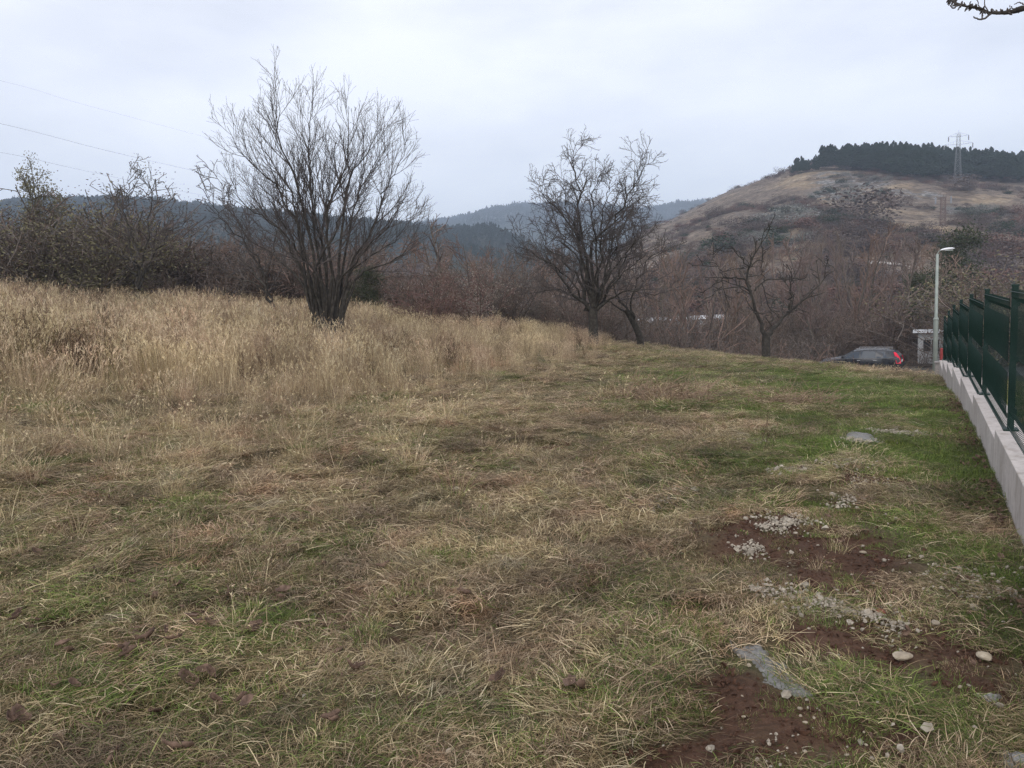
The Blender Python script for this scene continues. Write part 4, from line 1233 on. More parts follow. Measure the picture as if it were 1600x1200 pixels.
def cement(pts, label, seed, name='cement_spill'):
    """thin hardened spill lying on the ground, with a broken crumbling rim"""
    W = np.array([[on(*p).x, on(*p).y] for p in pts])
    st = .011 if W[:, 1].max() < 4 else .03
    gx = np.arange(W[:, 0].min() - .08, W[:, 0].max() + .08, st); gy = np.arange(W[:, 1].min() - .08, W[:, 1].max() + .08, st)
    X, Y = np.meshgrid(gx, gy)
    px_ = X + (fbm(X / .09, Y / .09, seed, 4, .65) - .5) * .13; py_ = Y + (fbm(X / .09, Y / .09, seed + 5, 4, .65) - .5) * .13
    inside = np.zeros(X.shape, bool); dist = np.full(X.shape, 9.0)
    m = len(W)
    for i in range(m):
        (x1, y1), (x2, y2) = W[i], W[(i + 1) % m]
        c = ((y1 > py_) != (y2 > py_)) & (px_ < (x2 - x1) * (py_ - y1) / (y2 - y1 + 1e-12) + x1)
        inside ^= c
        dx, dy = x2 - x1, y2 - y1
        t = np.clip(((px_ - x1) * dx + (py_ - y1) * dy) / (dx * dx + dy * dy), 0, 1)
        dist = np.minimum(dist, np.hypot(px_ - x1 - t * dx, py_ - y1 - t * dy))
    h = .010 + .020 * sstep(0, .07, dist) + (fbm(X / .03, Y / .03, seed, 3) - .5) * .012 + (fbm(X / .15, Y / .15, seed + 2, 2) - .5) * .012
    h = np.where(inside, h, -.02)
    Z = gz(X.ravel(), Y.ravel()).reshape(X.shape) + h
    V = np.stack([X, Y, Z], -1).reshape(-1, 3); ny, nx = X.shape
    a = np.arange(ny - 1)[:, None] * nx + np.arange(nx - 1)[None, :]
    Q = np.stack([a, a + 1, a + nx + 1, a + nx], -1).reshape(-1, 4)
    keep = inside.ravel()[Q].any(1)
    Q = Q[keep]; used = np.unique(Q); rm = np.zeros(len(V), int); rm[used] = np.arange(len(used))
    o = mesh_obj(name, V[used], rm[Q], M_cement, None, True)
    return tag(o, label, 'cement spill')
def cement_mat():
    m, nt, b = newmat('dry_cement', .95)
    n = noise(nt, 6, 7, .65); n2 = noise(nt, 60, 3, .7)
    nt.links.new(mixc(nt, .5, ramp(nt, [(.3, (.11, .105, .098)), (.6, (.235, .228, .215))], n), ramp(nt, [(.35, (.08, .078, .074)), (.65, (.26, .255, .245))], n2)), b.inputs['Base Color'])
    bump(nt, b, n2, .6, .01)
    return m
M_cement = cement_mat()
cement([(1146, 1006), (1190, 1014), (1222, 1040), (1240, 1068), (1268, 1096), (1240, 1098), (1205, 1078), (1175, 1045)], 'grey hardened cement spill on the bare soil at the lower right', 3)
cement([(1322, 678), (1360, 680), (1378, 692), (1350, 697), (1328, 690)], 'farther light grey cement spill in the green grass by the gravel', 4)
cement([(1525, 1080), (1560, 1088), (1568, 1098), (1535, 1094)], 'small grey cement crust near the lower right corner', 5)
cement([(1560, 1185), (1640, 1190), (1640, 1215), (1570, 1212)], 'rough grey cement edge in the bottom right corner', 6)

def leaf_mesh(seed, s=1.0):
    r = random.Random(seed)
    n = 9; V = []; Fc = []
    curl = r.uniform(.5, 1.6); roll = r.uniform(.3, 1.4)
    for i in range(n):
        t = i / (n - 1); x = (t - .5) * .12 * s
        w = (.036 + .006 * math.sin(t * 9 + seed)) * s * math.sin(math.pi * min(1, t * .92 + .06)) ** .6
        zc = (t - .5) ** 2 * .12 * curl * s
        for j in range(-2, 3):
            q = j / 2
            V.append((x, w * q * math.cos(roll * abs(q) * .7), zc + abs(q) ** 1.5 * w * roll * .8 + r.gauss(0, .0012)))
    for i in range(n - 1):
        for j in range(4):
            a = i * 5 + j; Fc.append((a, a + 1, a + 6, a + 5))
    return V, Fc
LEAVES = []
for k in range(5):
    V, Fc = leaf_mesh(300 + k)
    o = mesh_obj('fallen_leaf', V, Fc, M_leaf_dry, None, True, False)
    m_ = o.modifiers.new('thickness', 'SOLIDIFY'); m_.thickness = .0008
    LEAVES.append(o)
spots = [(215, 1010), (205, 1040), (195, 1035), (262, 1000), (225, 1000), (90, 985), (45, 1000), (300, 1080), (335, 1070), (250, 1130), (475, 1005), (515, 1000), (200, 920), (265, 922),
         (310, 990), (330, 990), (120, 1092), (880, 830), (400, 1000), (470, 770), (340, 1115), (230, 945), (125, 1195), (640, 1120), (1075, 775), (920, 1063), (500, 990), (150, 905), (30, 975),
         (100, 1025), (520, 1145), (560, 1060), (720, 940), (780, 1075), (890, 1090), (1010, 695), (430, 690), (600, 900), (380, 1110), (270, 1190), (60, 880), (20, 1150), (360, 940), (440, 945)]
rl = random.Random(9)
for i, (px, py) in enumerate(spots):
    for rep in range(2 if py > 900 else 1):
        p = on(px + (rl.gauss(0, 14) if rep else 0), py + (rl.gauss(0, 8) if rep else 0))
        o = LEAVES[(i + rep) % 5].copy(); COL.objects.link(o)
        s = rl.uniform(.35, .75)
        o.location = (p.x, p.y, p.z + .035); o.scale = (s, s, s)
        o.rotation_euler = (rl.gauss(0, .5), rl.gauss(0, .35), rl.uniform(0, 6.28))
        tag(o, 'curled brown fallen leaf lying in the matted grass', 'leaf', 'fallen leaves in the grass')
# leaf litter against the wall and at the right side
x, y = [], []
r = np.random.RandomState(91)
t = r.uniform(-2.0, 9, 520); sft = -np.abs(r.randn(520)) * .09 - .03
x = FA.x + FDIR.x * t + FN.x * sft; y = FA.y + FDIR.y * t + FN.y * sft
k = fbm(x / .8, y / .8, 93, 2) > .45
x, y = x[k], y[k]
scatter('leaf_litter', np.stack([x, y, gz(x, y) + .03], 1), euler(len(x), r, .5), r.uniform(.2, .45, len(x)), r.randint(0, 5, len(x)), {'green': np.zeros(len(x))},
        [o.copy() for o in LEAVES], 'brown leaf litter drifted against the foot of the wall', 'leaf litter')
x, y = fan_points(42, 1.6, 7, umin=-.75, umax=.7, seed=95)
w = np.clip(.08 + sstep(.1, -.3, x / y) * sstep(5.5, 3, y) + .25 * sstep(.35, .6, x / y), 0, 1)
k = (r.rand(len(x)) < w) & (fbm(x / .4, y / .4, 97, 2) > .50) & (fence_s(x, y) < -.1)
x, y = x[k], y[k]
scatter('leaf_scraps', np.stack([x, y, gz(x, y) + .022], 1), euler(len(x), r, .6), r.uniform(.15, .42, len(x)), r.randint(0, 5, len(x)), {'green': np.zeros(len(x))},
        [o.copy() for o in LEAVES], 'small brown scraps of dead leaves caught in the near grass', 'leaf litter')
# ------------------------------------------------------------------ wall and mesh fence
M_conc = simple('pale_concrete', (.34, .32, .32), (.47, .45, .45), 4, .9, .25)
def conc_block_mat():
    m, nt, b = newmat('wall_concrete', .92)
    n = noise(nt, 1.6, 6, .6); n2 = noise(nt, 40, 3, .6); n3 = noise(nt, 5, 4, .6)
    col = mixc(nt, .35, ramp(nt, [(.3, (.34, .305, .285)), (.65, (.51, .465, .435))], n), ramp(nt, [(.3, (.26, .235, .22)), (.7, (.55, .505, .475))], n2))
    col = mixc(nt, ramp(nt, [(.60, (0, 0, 0)), (.72, (.5, .5, .5))], n3), col, (.22, .20, .17))
    mp = nt.nodes.new('ShaderNodeMapping'); mp.inputs['Scale'].default_value = (3.0, 3.0, .5)
    nt.links.new(nt.nodes.new('ShaderNodeTexCoord').outputs['Object'], mp.inputs[0])
    st = noise(nt, 4.0, 5, .65, mp.outputs[0])
    col = mixc(nt, ramp(nt, [(.50, (0, 0, 0)), (.70, (.55, .55, .55))], st), col, (.20, .165, .13))
    nt.links.new(col, b.inputs['Base Color']); bump(nt, b, n2, .3, .004)
    return m
M_wall = conc_block_mat()
M_green = simple('green_powder_coat', (.004, .019, .015), (.007, .028, .022), 12, .5, .05)
M_clip = simple('steel_clip', (.12, .14, .14), (.22, .24, .24), 12, .4, 0, .6)
SEG = 2.5
u_post = at(1575, 600, 5).x / 5
_t = np.linspace(-3, 10, 4000)
_x = FA.x + FDIR.x * _t + FN.x * .13; _y = FA.y + FDIR.y * _t + FN.y * .13
T0 = 1.75
def fpt(t, s): return (FA.x + FDIR.x * t + FN.x * s, FA.y + FDIR.y * t + FN.y * s)
ang = math.atan2(FDIR.y, FDIR.x)
wall = empty('concrete_wall', (FA.x, FA.y, gz1(FA.x, FA.y)), 0)
tag(wall, 'low stepped pale concrete wall running down the right side under the green mesh fence', 'wall')
fence = empty('mesh_fence', (FA.x, FA.y, gz1(FA.x, FA.y)), 0)
tag(fence, 'dark green welded mesh fence on posts, stepping down along the low wall', 'fence')
WT = []
K0, K1 = -2, 6
for k in range(K0, K1):
    t = T0 + k * SEG
    xm, ym = fpt(t + SEG * .5, 0)
    WT.append(.335 + gz1(*fpt(T0 - SEG * .5, 0)) - .115 * (k + 1) if False else gz1(xm, ym) + .33)
# keep the steps even
WT = list(np.polyval(np.polyfit(range(len(WT)), WT, 2), range(len(WT))))
def fence_panel_mesh(L, Hh):
    T = Tubes()
    folds = [(.06, .13), (Hh * .5 - .04, Hh * .5 + .04), (Hh - .14, Hh - .06)]
    prof = [(0, 0)]
    for a, b in folds: prof += [(0, a), (.042, (a + b) / 2), (0, b)]
    prof += [(0, Hh)]
    n = int(L / .05)
    for i in range(n + 1):
        x = .03 + i * (L - .06) / n
        T.add([(x, -p, z) for p, z in prof], [.0021] * len(prof), 4)
    for z in [0.02, Hh - .02]:
        T.add([(0.01, .004, z), (L - .01, .004, z)], [.0032, .0032], 4)
    for a, b in folds: T.add([(0.01, -.044, (a + b) / 2), (L - .01, -.044, (a + b) / 2)], [.0028] * 2, 4)
    return np.concatenate(T.V), np.concatenate(T.F)
PH = 1.03
V, Fc = fence_panel_mesh(SEG - .06, PH)
panel0 = mesh_obj('mesh_panel', V, Fc, M_green, None, False, False)
mb = MB(); mb.box(-.03, .03, -.02, .02, -.02, PH + .025); mb.box(-.034, .034, -.024, .024, PH + .025, PH + .04)
mb.box(-.06, .06, -.05, .05, -.02, -.008)
for z in (.12, PH * .5, PH - .1): mb.box(-.012, .045, -.036, -.021, z - .02, z + .02)
post0 = mb.build('post', M_green, None)
COL.objects.unlink(post0)
base_z = gz1(FA.x, FA.y)
for i, k in enumerate(range(K0, K1)):
    t = T0 + k * SEG; zt = WT[i]
    mb = MB()
    xm, ym = fpt(t + SEG / 2, .12)
    M = Matrix.Translation((xm - FA.x, ym - FA.y, 0)) @ Matrix.Rotation(ang, 4, 'Z')
    g = min(gz1(*fpt(t, 0)), gz1(*fpt(t + SEG, 0)))
    mb.box(-SEG / 2, SEG / 2 - .004, -.12, .12, g - .4 - base_z, zt - base_z, M)
    mb.build('wall_segment', M_wall, wall, bevel=.006)
    px_, py_ = fpt(t, .075)
    o = panel0.copy(); COL.objects.link(o); o.parent = fence
    o.location = (px_ + FDIR.x * .03 - FA.x, py_ + FDIR.y * .03 - FA.y, zt + .03 - base_z); o.rotation_euler = (0, 0, ang)
    for tt in ([t, t + SEG] if k == K1 - 1 else [t]):
        o = post0.copy(); COL.objects.link(o); o.parent = fence
        x_, y_ = fpt(tt, .10)
        zz = zt if tt != t or i == 0 else max(zt, WT[i - 1])
        o.location = (x_ - FA.x, y_ - FA.y, zz + .02 - base_z); o.rotation_euler = (0, 0, ang)
bpy.data.objects.remove(post0)

# grey pillar beside the lamp at the end of the wall
mb = MB()
pp = at(1470, 575, 22.5); z0 = gz1(pp.x, pp.y)
mb.box(-.15, .15, -.15, .15, -.4, .74); mb.box(-.17, .17, -.17, .17, .74, .79)
o = mb.build('concrete_pillar', simple('grey_weathered_concrete', (.16, .145, .14), (.25, .23, .22), 5, .95), bevel=.01)
o.location = (pp.x, pp.y, z0); o.rotation_euler = (0, 0, ang)
tag(o, 'short grey-brown concrete pillar where the fence ends, beside the lamp post', 'pillar')

# ------------------------------------------------------------------ street lamp
M_galv = simple('galvanised_pole', (.22, .245, .225), (.32, .35, .32), 3, .6, .1, .25)
M_lamp = simple('lamp_housing', (.62, .62, .64), (.74, .74, .76), 3, .5, .02)
M_lens = simple('lamp_lens', (.55, .58, .6), (.7, .72, .75), 3, .2, 0)
lp_ = at(1460.5, 590, 36.0); z0 = gz1(lp_.x, lp_.y)
topz = at(1462, 397, 36.0).z
lamp = empty('street_lamp', (lp_.x, lp_.y, z0))
tag(lamp, 'slim grey steel street lamp with one pale head at the end of the fence', 'street lamp')
Hl = topz - z0; zc = at(1461, 497, 36.0).z - z0
mb = MB(); mb.lathe([(-.3, .11), (zc - .05, .105), (zc, .10), (zc + .06, .072), (Hl - .02, .06), (Hl, .03)], 16); mb.build('pole', M_galv, lamp, True)
mb = MB(); mb.lathe([(zc - .1, .108), (zc - .09, .118), (zc - .02, .118), (zc - .01, .108)], 16); mb.build('collar', M_galv, lamp, True)
mb = MB(); mb.lathe([(-.3, .0), (-.3, .17), (.02, .17), (.03, .11)], 16); mb.build('base_flange', M_galv, lamp)
t_ = Tubes(); t_.add(spline([(0, 0, Hl - .15), (.01, 0, Hl + .02), (.07, 0, Hl + .12), (.22, 0, Hl + .17)], 8), [.018] * 8, 8); t_.build('arm', M_galv, lamp, True)
mb = MB()
secs = [(.14, .04, .02), (.2, .09, .05), (.34, .12, .075), (.52, .13, .08), (.68, .11, .06), (.78, .05, .02)]
n0 = 0
for x, w, h in secs:
    for i in range(12):
        a = 2 * math.pi * i / 12
        mb.v.append((x, w * math.cos(a), Hl + .17 + (x - .14) * .08 + h * (math.sin(a) if math.sin(a) > 0 else .35 * math.sin(a))))
for s in range(len(secs) - 1):
    for i in range(12):
        j = (i + 1) % 12
        mb.f.append((s * 12 + i, s * 12 + j, s * 12 + 12 + j, s * 12 + 12 + i))
mb.f.append(tuple(range(12))); mb.f.append(tuple(60 + 11 - i for i in range(12)))
hd = mb.build('lamp_head', M_lamp, lamp, True)
mb = MB(); mb.box(.3, .68, -.085, .085, Hl + .135, Hl + .165); mb.build('lamp_lens', M_lens, hd, bevel=.01)

# ------------------------------------------------------------------ black estate car below the rise
def car_paint():
    m, nt, b = newmat('black_car_paint', .22)
    b.inputs['Base Color'].default_value = (.012, .013, .018, 1); b.inputs['Coat Weight'].default_value = .25
    b.inputs['Coat Roughness'].default_value = .06; b.inputs['Specular IOR Level'].default_value = .5
    n = noise(nt, 3, 4); nt.links.new(ramp(nt, [(.3, (.2, .2, .2)), (.7, (.36, .36, .36))], n), b.inputs['Roughness'])
    return m
M_paint = car_paint()
M_glass, _nt, _b = newmat('car_glass', .05); _b.inputs['Base Color'].default_value = (.035, .045, .06, 1); _b.inputs['Specular IOR Level'].default_value = .35
M_rub = simple('tyre_rubber', (.012, .012, .012), (.03, .03, .03), 20, .9)
M_rim = simple('alloy', (.35, .35, .36), (.5, .5, .52), 5, .35, 0, .8)
M_chrome = simple('bright_trim', (.50, .51, .53), (.6, .6, .62), 5, .25, 0, .7)
M_red, _nt, _b = newmat('red_lens', .25); _b.inputs['Base Color'].default_value = (.62, .015, .045, 1)
M_head = simple('clear_lens', (.5, .52, .55), (.65, .67, .7), 5, .15, 0)
M_plate = simple('number_plate', (.6, .6, .58), (.68, .68, .66), 5, .5, 0)
M_blk = simple('black_plastic', (.012, .012, .012), (.022, .022, .022), 10, .7)
#        x,    half width, bottom, belt, roof, roof half width
ST = [(-2.36, .62, .42, .60, .62, .58), (-2.28, .76, .26, .66, .70, .68), (-2.0, .86, .22, .72, .80, .76), (-1.5, .91, .20, .80, .90, .80), (-1.05, .92, .19, .88, .97, .80),
      (-.95, .92, .19, .90, 1.00, .78), (-.45, .92, .19, .91, 1.30, .66), (-.2, .92, .19, .92, 1.40, .62), (.3, .92, .19, .93, 1.46, .61), (.9, .92, .19, .94, 1.465, .61),
      (1.5, .92, .19, .96, 1.44, .60), (1.95, .91, .22, .98, 1.38, .58), (2.1, .90, .25, .99, 1.26, .60), (2.26, .87, .30, .99, 1.04, .66), (2.34, .82, .36, .80, .84, .72)]
def sec_at(x):
    xs = [s[0] for s in ST]
    return [np.interp(x, xs, [s[i] for s in ST]) for i in range(1, 6)]
def side_pt(x, f, out=.004):
    w, zb, zl, zr, wr = sec_at(x)
    z = zl + (zr - .05 - zl) * f
    return (w * .985 + (wr + .015 - w * .985) * f + out, z)
cY = 47.0
cp = at(1343, 560, cY); cz = gz1(cp.x, cp.y)
car = empty('parked_car', (cp.x, cp.y, cz), math.radians(-33))
tag(car, 'black estate car with tall red tail lights parked below the grassy rise', 'car')
mb = MB()
for x, w, zb, zl, zr, wr in ST:
    half = [(0, zb), (w * .86, zb), (w, zb + .10), (w, (zb + zl) / 2 + .05), (w * .985, zl), (wr + .015, max(zr - .05, zl + .001)), (wr - .08, zr - .004), (0, zr + .012)]
    pts = half + [(-y, z) for y, z in half[-2:0:-1]]
    for y, z in pts: mb.v.append((x, y, z))
m_ = 14
for s in range(len(ST) - 1):
    for i in range(m_):
        j = (i + 1) % m_
        mb.f.append((s * m_ + j, s * m_ + i, (s + 1) * m_ + i, (s + 1) * m_ + j))
mb.f.append(tuple(range(m_))); mb.f.append(tuple((len(ST) - 1) * m_ + m_ - 1 - i for i in range(m_)))
body = mb.build('body', M_paint, car, True, bevel=.01)
def glass_side(x0, x1, s, name='side_window', f0=.06, f1=.88, x0t=None, x1t=None):
    mb = MB(); n = 6
    x0t = x0 if x0t is None else x0t; x1t = x1 if x1t is None else x1t
    for i in range(n + 1):
        for f, xa, xb in ((f0, x0, x1), (f1, x0t, x1t)):
            x = xa + (xb - xa) * i / n
            y, z = side_pt(x, f); mb.v.append((x, s * y, z)); mb.v.append((x, s * (y - .012), z))
    for i in range(n):
        a = i * 4
        mb.f += [(a, a + 4, a + 6, a + 2), (a + 1, a + 3, a + 7, a + 5), (a, a + 1, a + 5, a + 4), (a + 2, a + 6, a + 7, a + 3)]
    e = n * 4; mb.f += [(0, 2, 3, 1), (e, e + 1, e + 3, e + 2)]
    mb.build(name, M_glass, car)
for s in (-1, 1):
    glass_side(-.80, .12, s, x0t=-.28); glass_side(.18, 1.0, s); glass_side(1.07, 1.86, s, x1t=1.80)
    mb = MB()
    for i in range(12):
        x = -.9 + 2.85 * i / 12; x2 = x + 2.85 / 12
        (ya, za), (yb, zb_) = side_pt(x, 0, .012), side_pt(x2, 0, .012)
        mb.bar((x, s * ya, za + .01), (x2, s * yb, zb_ + .01), .010, 4)
    mb.build('window_trim', M_chrome, car)
    mb = MB(); mb.bar((-.1, s * .60, 1.50), (1.75, s * .59, 1.50), .014, 6)
    for x in (-.1, .8, 1.75): mb.bar((x, s * .595, 1.38), (x, s * .595, 1.50), .018, 6)
    mb.build('roof_rail', M_chrome, car)
    for x in (-.02, .88):
        mb = MB(); mb.box(x, x + .2, s * .925 - .014, s * .925 + .014, .80, .83); mb.build('door_handle', M_chrome, car, bevel=.006)
    # tall tail lights climbing the rear pillar
    mb = MB(); prof = [(2.37, .66), (2.30, .98), (2.17, 1.16), (2.06, 1.30), (1.94, 1.31), (2.02, 1.12), (2.08, .98), (2.10, .80), (2.12, .66)]
    nn_ = len(prof)
    for inner in (0, 1):
        for x, z in prof:
            w, zb, zl, zr, wr = sec_at(min(x, 2.3))
            y = w if z < zl else w * .985 + (wr + .015 - w * .985) * min(1, (z - zl) / max(zr - .05 - zl, .05))
            mb.v.append((x + .012, s * (y + (.014 if not inner else -.14)), z))
    for i in range(nn_):
        j = (i + 1) % nn_; mb.f.append((i, j, nn_ + j, nn_ + i))
    mb.f.append(tuple(range(nn_))); mb.f.append(tuple(2 * nn_ - 1 - i for i in range(nn_)))
    mb.build('tail_light', M_red, car)
    mb = MB(); mb.prism([(-2.33, .54), (-2.24, .68), (-2.0, .71), (-2.04, .56)], s * .70, s * .865); mb.build('headlight', M_head, car, bevel=.01)
    mb = MB(); mb.box(-.86, -.74, s * 1.0 - .08, s * 1.0 + .08, .96, 1.09); mb.bar((-.78, s * .90, .97), (-.78, s * .95, 1.0), .02); mb.build('wing_mirror', M_paint, car, bevel=.025)
    for x in (-1.42, 1.38):
        w_ = empty('wheel', (x, s * .80, .32)); w_.parent = car
        R90 = Matrix.Rotation(math.pi / 2, 4, 'X')
        mb = MB(); mb.lathe([(-.105, .22), (-.11, .30), (-.08, .32), (.08, .32), (.11, .30), (.105, .22)], 28, R90); mb.build('tyre', M_rub, w_, True)
        mb = MB(); mb.lathe([(-.112, .05), (-.118, .07), (-.10, .21), (-.106, .225), (.106, .225), (.10, .21), (.118, .07), (.112, .05)], 20, R90); mb.build('rim', M_rim, w_)
        mb = MB(); mb.lathe([(-.10, .0), (-.10, .365), (.1, .365)], 24, Matrix.Translation((0, 0, 0)) @ R90)
def quadslab(name, pts, mat, d=(.012, 0, 0)):
    mb = MB()
    for p in pts: mb.v.append(p)
    for p in pts: mb.v.append((p[0] - d[0], p[1], p[2] - d[2]))
    mb.f += [(0, 1, 2, 3), (7, 6, 5, 4), (0, 4, 5, 1), (1, 5, 6, 2), (2, 6, 7, 3), (3, 7, 4, 0)]
    return mb.build(name, mat, car)
quadslab('windscreen', [(-.935, -.72, 1.03), (-.935, .72, 1.03), (-.29, .56, 1.40), (-.29, -.56, 1.40)], M_glass, (-.012, 0, .02))
quadslab('rear_window', [(2.275, .62, 1.05), (2.275, -.62, 1.05), (2.06, -.53, 1.33), (2.06, .53, 1.33)], M_glass, (.03, 0, .02))
quadslab('number_plate', [(2.375, .26, .70), (2.375, -.26, .70), (2.372, -.26, .82), (2.372, .26, .82)], M_plate, (.03, 0, 0))
mb = MB(); mb.box(2.2, 2.42, -.80, .80, .40, .60); mb.build('rear_bumper', M_blk, car, bevel=.04)
mb = MB(); mb.box(-2.42, -2.25, -.70, .70, .30, .50); mb.build('front_bumper', M_blk, car, bevel=.04)

# narrow tarmac lane under the car
M_tar = simple('lane_tarmac', (.035, .035, .037), (.06, .06, .062), 3, .95, .3)
V = []; Q = []
a_ = math.radians(-22)
for i in range(61):
    t = -8 + 40 * i / 60
    for s in (-2.3, 2.3):
        x = cp.x - math.cos(a_) * (t - 5) - math.sin(a_) * s; y = cp.y - math.sin(a_) * (t - 5) + math.cos(a_) * s
        V.append((x, y, gz1(x, y) + .02))
for i in range(60): Q.append((2 * i, 2 * i + 1, 2 * i + 3, 2 * i + 2))
tag(mesh_obj('road', V, Q, M_tar), kind='structure')

# ------------------------------------------------------------------ buildings glimpsed through the trees
M_white = simple('white_render', (.42, .43, .44), (.54, .55, .56), 2, .85)
M_pinkw = simple('pinkish_render', (.30, .25, .23), (.38, .33, .31), 2, .9)
M_roof = simple('dark_roof_tiles', (.045, .038, .038), (.085, .07, .07), 14, .8, .5)
M_dark = simple('dark_opening', (.02, .022, .025), (.035, .037, .04), 4, .3)
def house(name, label, cat, x, y, w, d, h, roof, wallm, rz=0, nwin=3, z=None, door=True):
    z = gz1(x, y) if z is None else z
    r = empty(name, (x, y, z), rz); tag(r, label, cat)
    mb = MB(); mb.box(-w / 2, w / 2, -d / 2, d / 2, -.5, h)
    mb.build('wall', wallm, r)
    mb = MB(); o_ = .3
    v = [(-w / 2 - o_, -d / 2 - o_, h + .003), (w / 2 + o_, -d / 2 - o_, h + .003), (w / 2 + o_, d / 2 + o_, h + .003), (-w / 2 - o_, d / 2 + o_, h + .003), (-w / 2 - o_, 0, h + roof), (w / 2 + o_, 0, h + roof)]
    mb.v = v; mb.f = [(3, 2, 1, 0), (0, 1, 5, 4), (2, 3, 4, 5), (0, 4, 3), (1, 2, 5)]
    mb.build('roof', M_roof if roof > .4 else wallm, r)
    for i in range(nwin):
        cx = -w / 2 + w * (i + .5) / nwin
        if door and i == nwin - 1:
            mb = MB(); mb.box(cx - .45, cx + .45, -d / 2 - .03, -d / 2 + .02, 0, min(2.0, h - .15)); mb.build('door', M_dark, r)
            continue
        mb = MB(); mb.box(cx - .45, cx + .45, -d / 2 - .02, -d / 2 + .02, h * .4, h * .78); f = mb.build('window', M_dark, r)
        mb = MB(); mb.box(cx - .52, cx + .52, -d / 2 - .05, -d / 2 - .021, h * .4 - .06, h * .4); mb.box(cx - .52, cx + .52, -d / 2 - .05, -d / 2 - .021, h * .78, h * .78 + .06)
        mb.box(cx - .52, cx - .45, -d / 2 - .05, -d / 2 - .021, h * .4, h * .78); mb.box(cx + .45, cx + .52, -d / 2 - .05, -d / 2 - .021, h * .4, h * .78)
        mb.box(cx - .03, cx + .03, -d / 2 - .045, -d / 2 - .021, h * .4, h * .78); mb.build('window_frame', M_white, f)
    return r
q = at(1438, 540, 50.0)
house('white_shed', 'white flat-roofed shed behind the lamp post, seen through thin branches', 'shed', q.x + 2.55, 50.2, 4.6, 3.0, at(1450, 519, 50.0).z - gz1(q.x + 2, 50.2), .12, M_white, -.49, 3)
q = at(1471, 560, 45.0)
mb = MB(); zq = gz1(q.x, q.y); mb.lathe([(-.3, .09), (at(1471, 545, 45.0).z - zq, .09), (at(1471, 545, 45.0).z - zq + .05, .04)], 12)
o = mb.build('red_post', simple('red_paint', (.22, .03, .03), (.30, .05, .045), 4, .6)); o.location = (q.x, q.y, zq)
tag(o, 'short red post in front of the white shed beside the lamp pole', 'post')
q = at(640, 450, 46.0)
house('small_house', 'small pinkish house with a dark roof mostly hidden behind the rosy shrubs', 'house', q.x - .2, 46.0, 2.6, 4.0, at(640, 432, 44.0).z - gz1(q.x, 46), .8, M_pinkw, .25, 2, door=False)
q = at(1065, 515, 80.0)
house('white_building', 'long low white building showing in specks through the thicket', 'building', q.x, 80.0, 9.0, 4.0, at(1065, 500, 78.0).z - gz1(q.x, 80), .3, M_white, 0, 6)

# ------------------------------------------------------------------ pylons and overhead wires
M_steel = simple('weathered_steel', (.20, .21, .23), (.30, .31, .33), 1, .7, 0, .2)
M_rust = simple('brown_steel', (.14, .10, .09), (.20, .15, .13), 1, .8, 0)
def pylon(px, pyb, pyt, label, arms, hb, mat, r=.16):
    p = hp(px, pyb); top = at(px, pyt, p.y).z; Hh = top - p.z + 1
    root = empty('electricity_pylon', (p.x, p.y, p.z - 1), math.radians(-18)); tag(root, label, 'pylon')
    mb = MB(); nl = 9
    def hw(t): return hb * (1 - t) ** 1.15 + .35 * t + .05
    for sx, sy in ((-1, -1), (1, -1), (1, 1), (-1, 1)):
        for i in range(nl):
            a, b = i / nl, (i + 1) / nl
            mb.bar((sx * hw(a), sy * hw(a), a * Hh * .93), (sx * hw(b), sy * hw(b), b * Hh * .93), r)
    for i in range(nl):
        a, b = i / nl, (i + 1) / nl; A, B = hw(a), hw(b)
        c = [(-1, -1), (1, -1), (1, 1), (-1, 1)]
        for q in range(4):
            u, v = c[q], c[(q + 1) % 4]
            mb.bar((u[0] * A, u[1] * A, a * Hh * .93), (v[0] * B, v[1] * B, b * Hh * .93), r * .6)
            mb.bar((v[0] * A, v[1] * A, a * Hh * .93), (u[0] * B, u[1] * B, b * Hh * .93), r * .6)
            mb.bar((u[0] * B, u[1] * B, b * Hh * .93), (v[0] * B, v[1] * B, b * Hh * .93), r * .6)
    mb.bar((0, 0, Hh * .9), (0, 0, Hh), r)
    mb.build('lattice_tower', mat, root)
    for fz, L in arms:
        z = Hh * fz; mb = MB()
        for s in (-1, 1):
            for sy in (-1, 1): mb.bar((0, sy * .4, z), (s * L, 0, z + .25), r * .8); 
            mb.bar((0, 0, z + 1.3), (s * L, 0, z + .3), r * .7)
            for q in (.35, .7): mb.bar((s * L * q, 0, z), (s * L * q, 0, z + 1.3 * (1 - q) + .2), r * .5)
        ar = mb.build('crossarm', mat, root)
        for s in (-1, 1):
            mb = MB(); mb.lathe([(-1.5, .05), (-1.4, .16), (-.2, .16), (0, .05)], 8, Matrix.Translation((s * L, 0, z + .2))); mb.build('insulator', M_steel, ar)
    return root
pylon(1496, 286, 203, 'tall steel lattice pylon standing among the pines on top of the hill', [(.74, 4.0), (.88, 2.8)], 1.0, M_steel, .036)
pylon(1473, 353, 304, 'smaller brownish lattice pylon lower down on the bare slope', [(.92, 1.4)], .45, M_rust, .06)

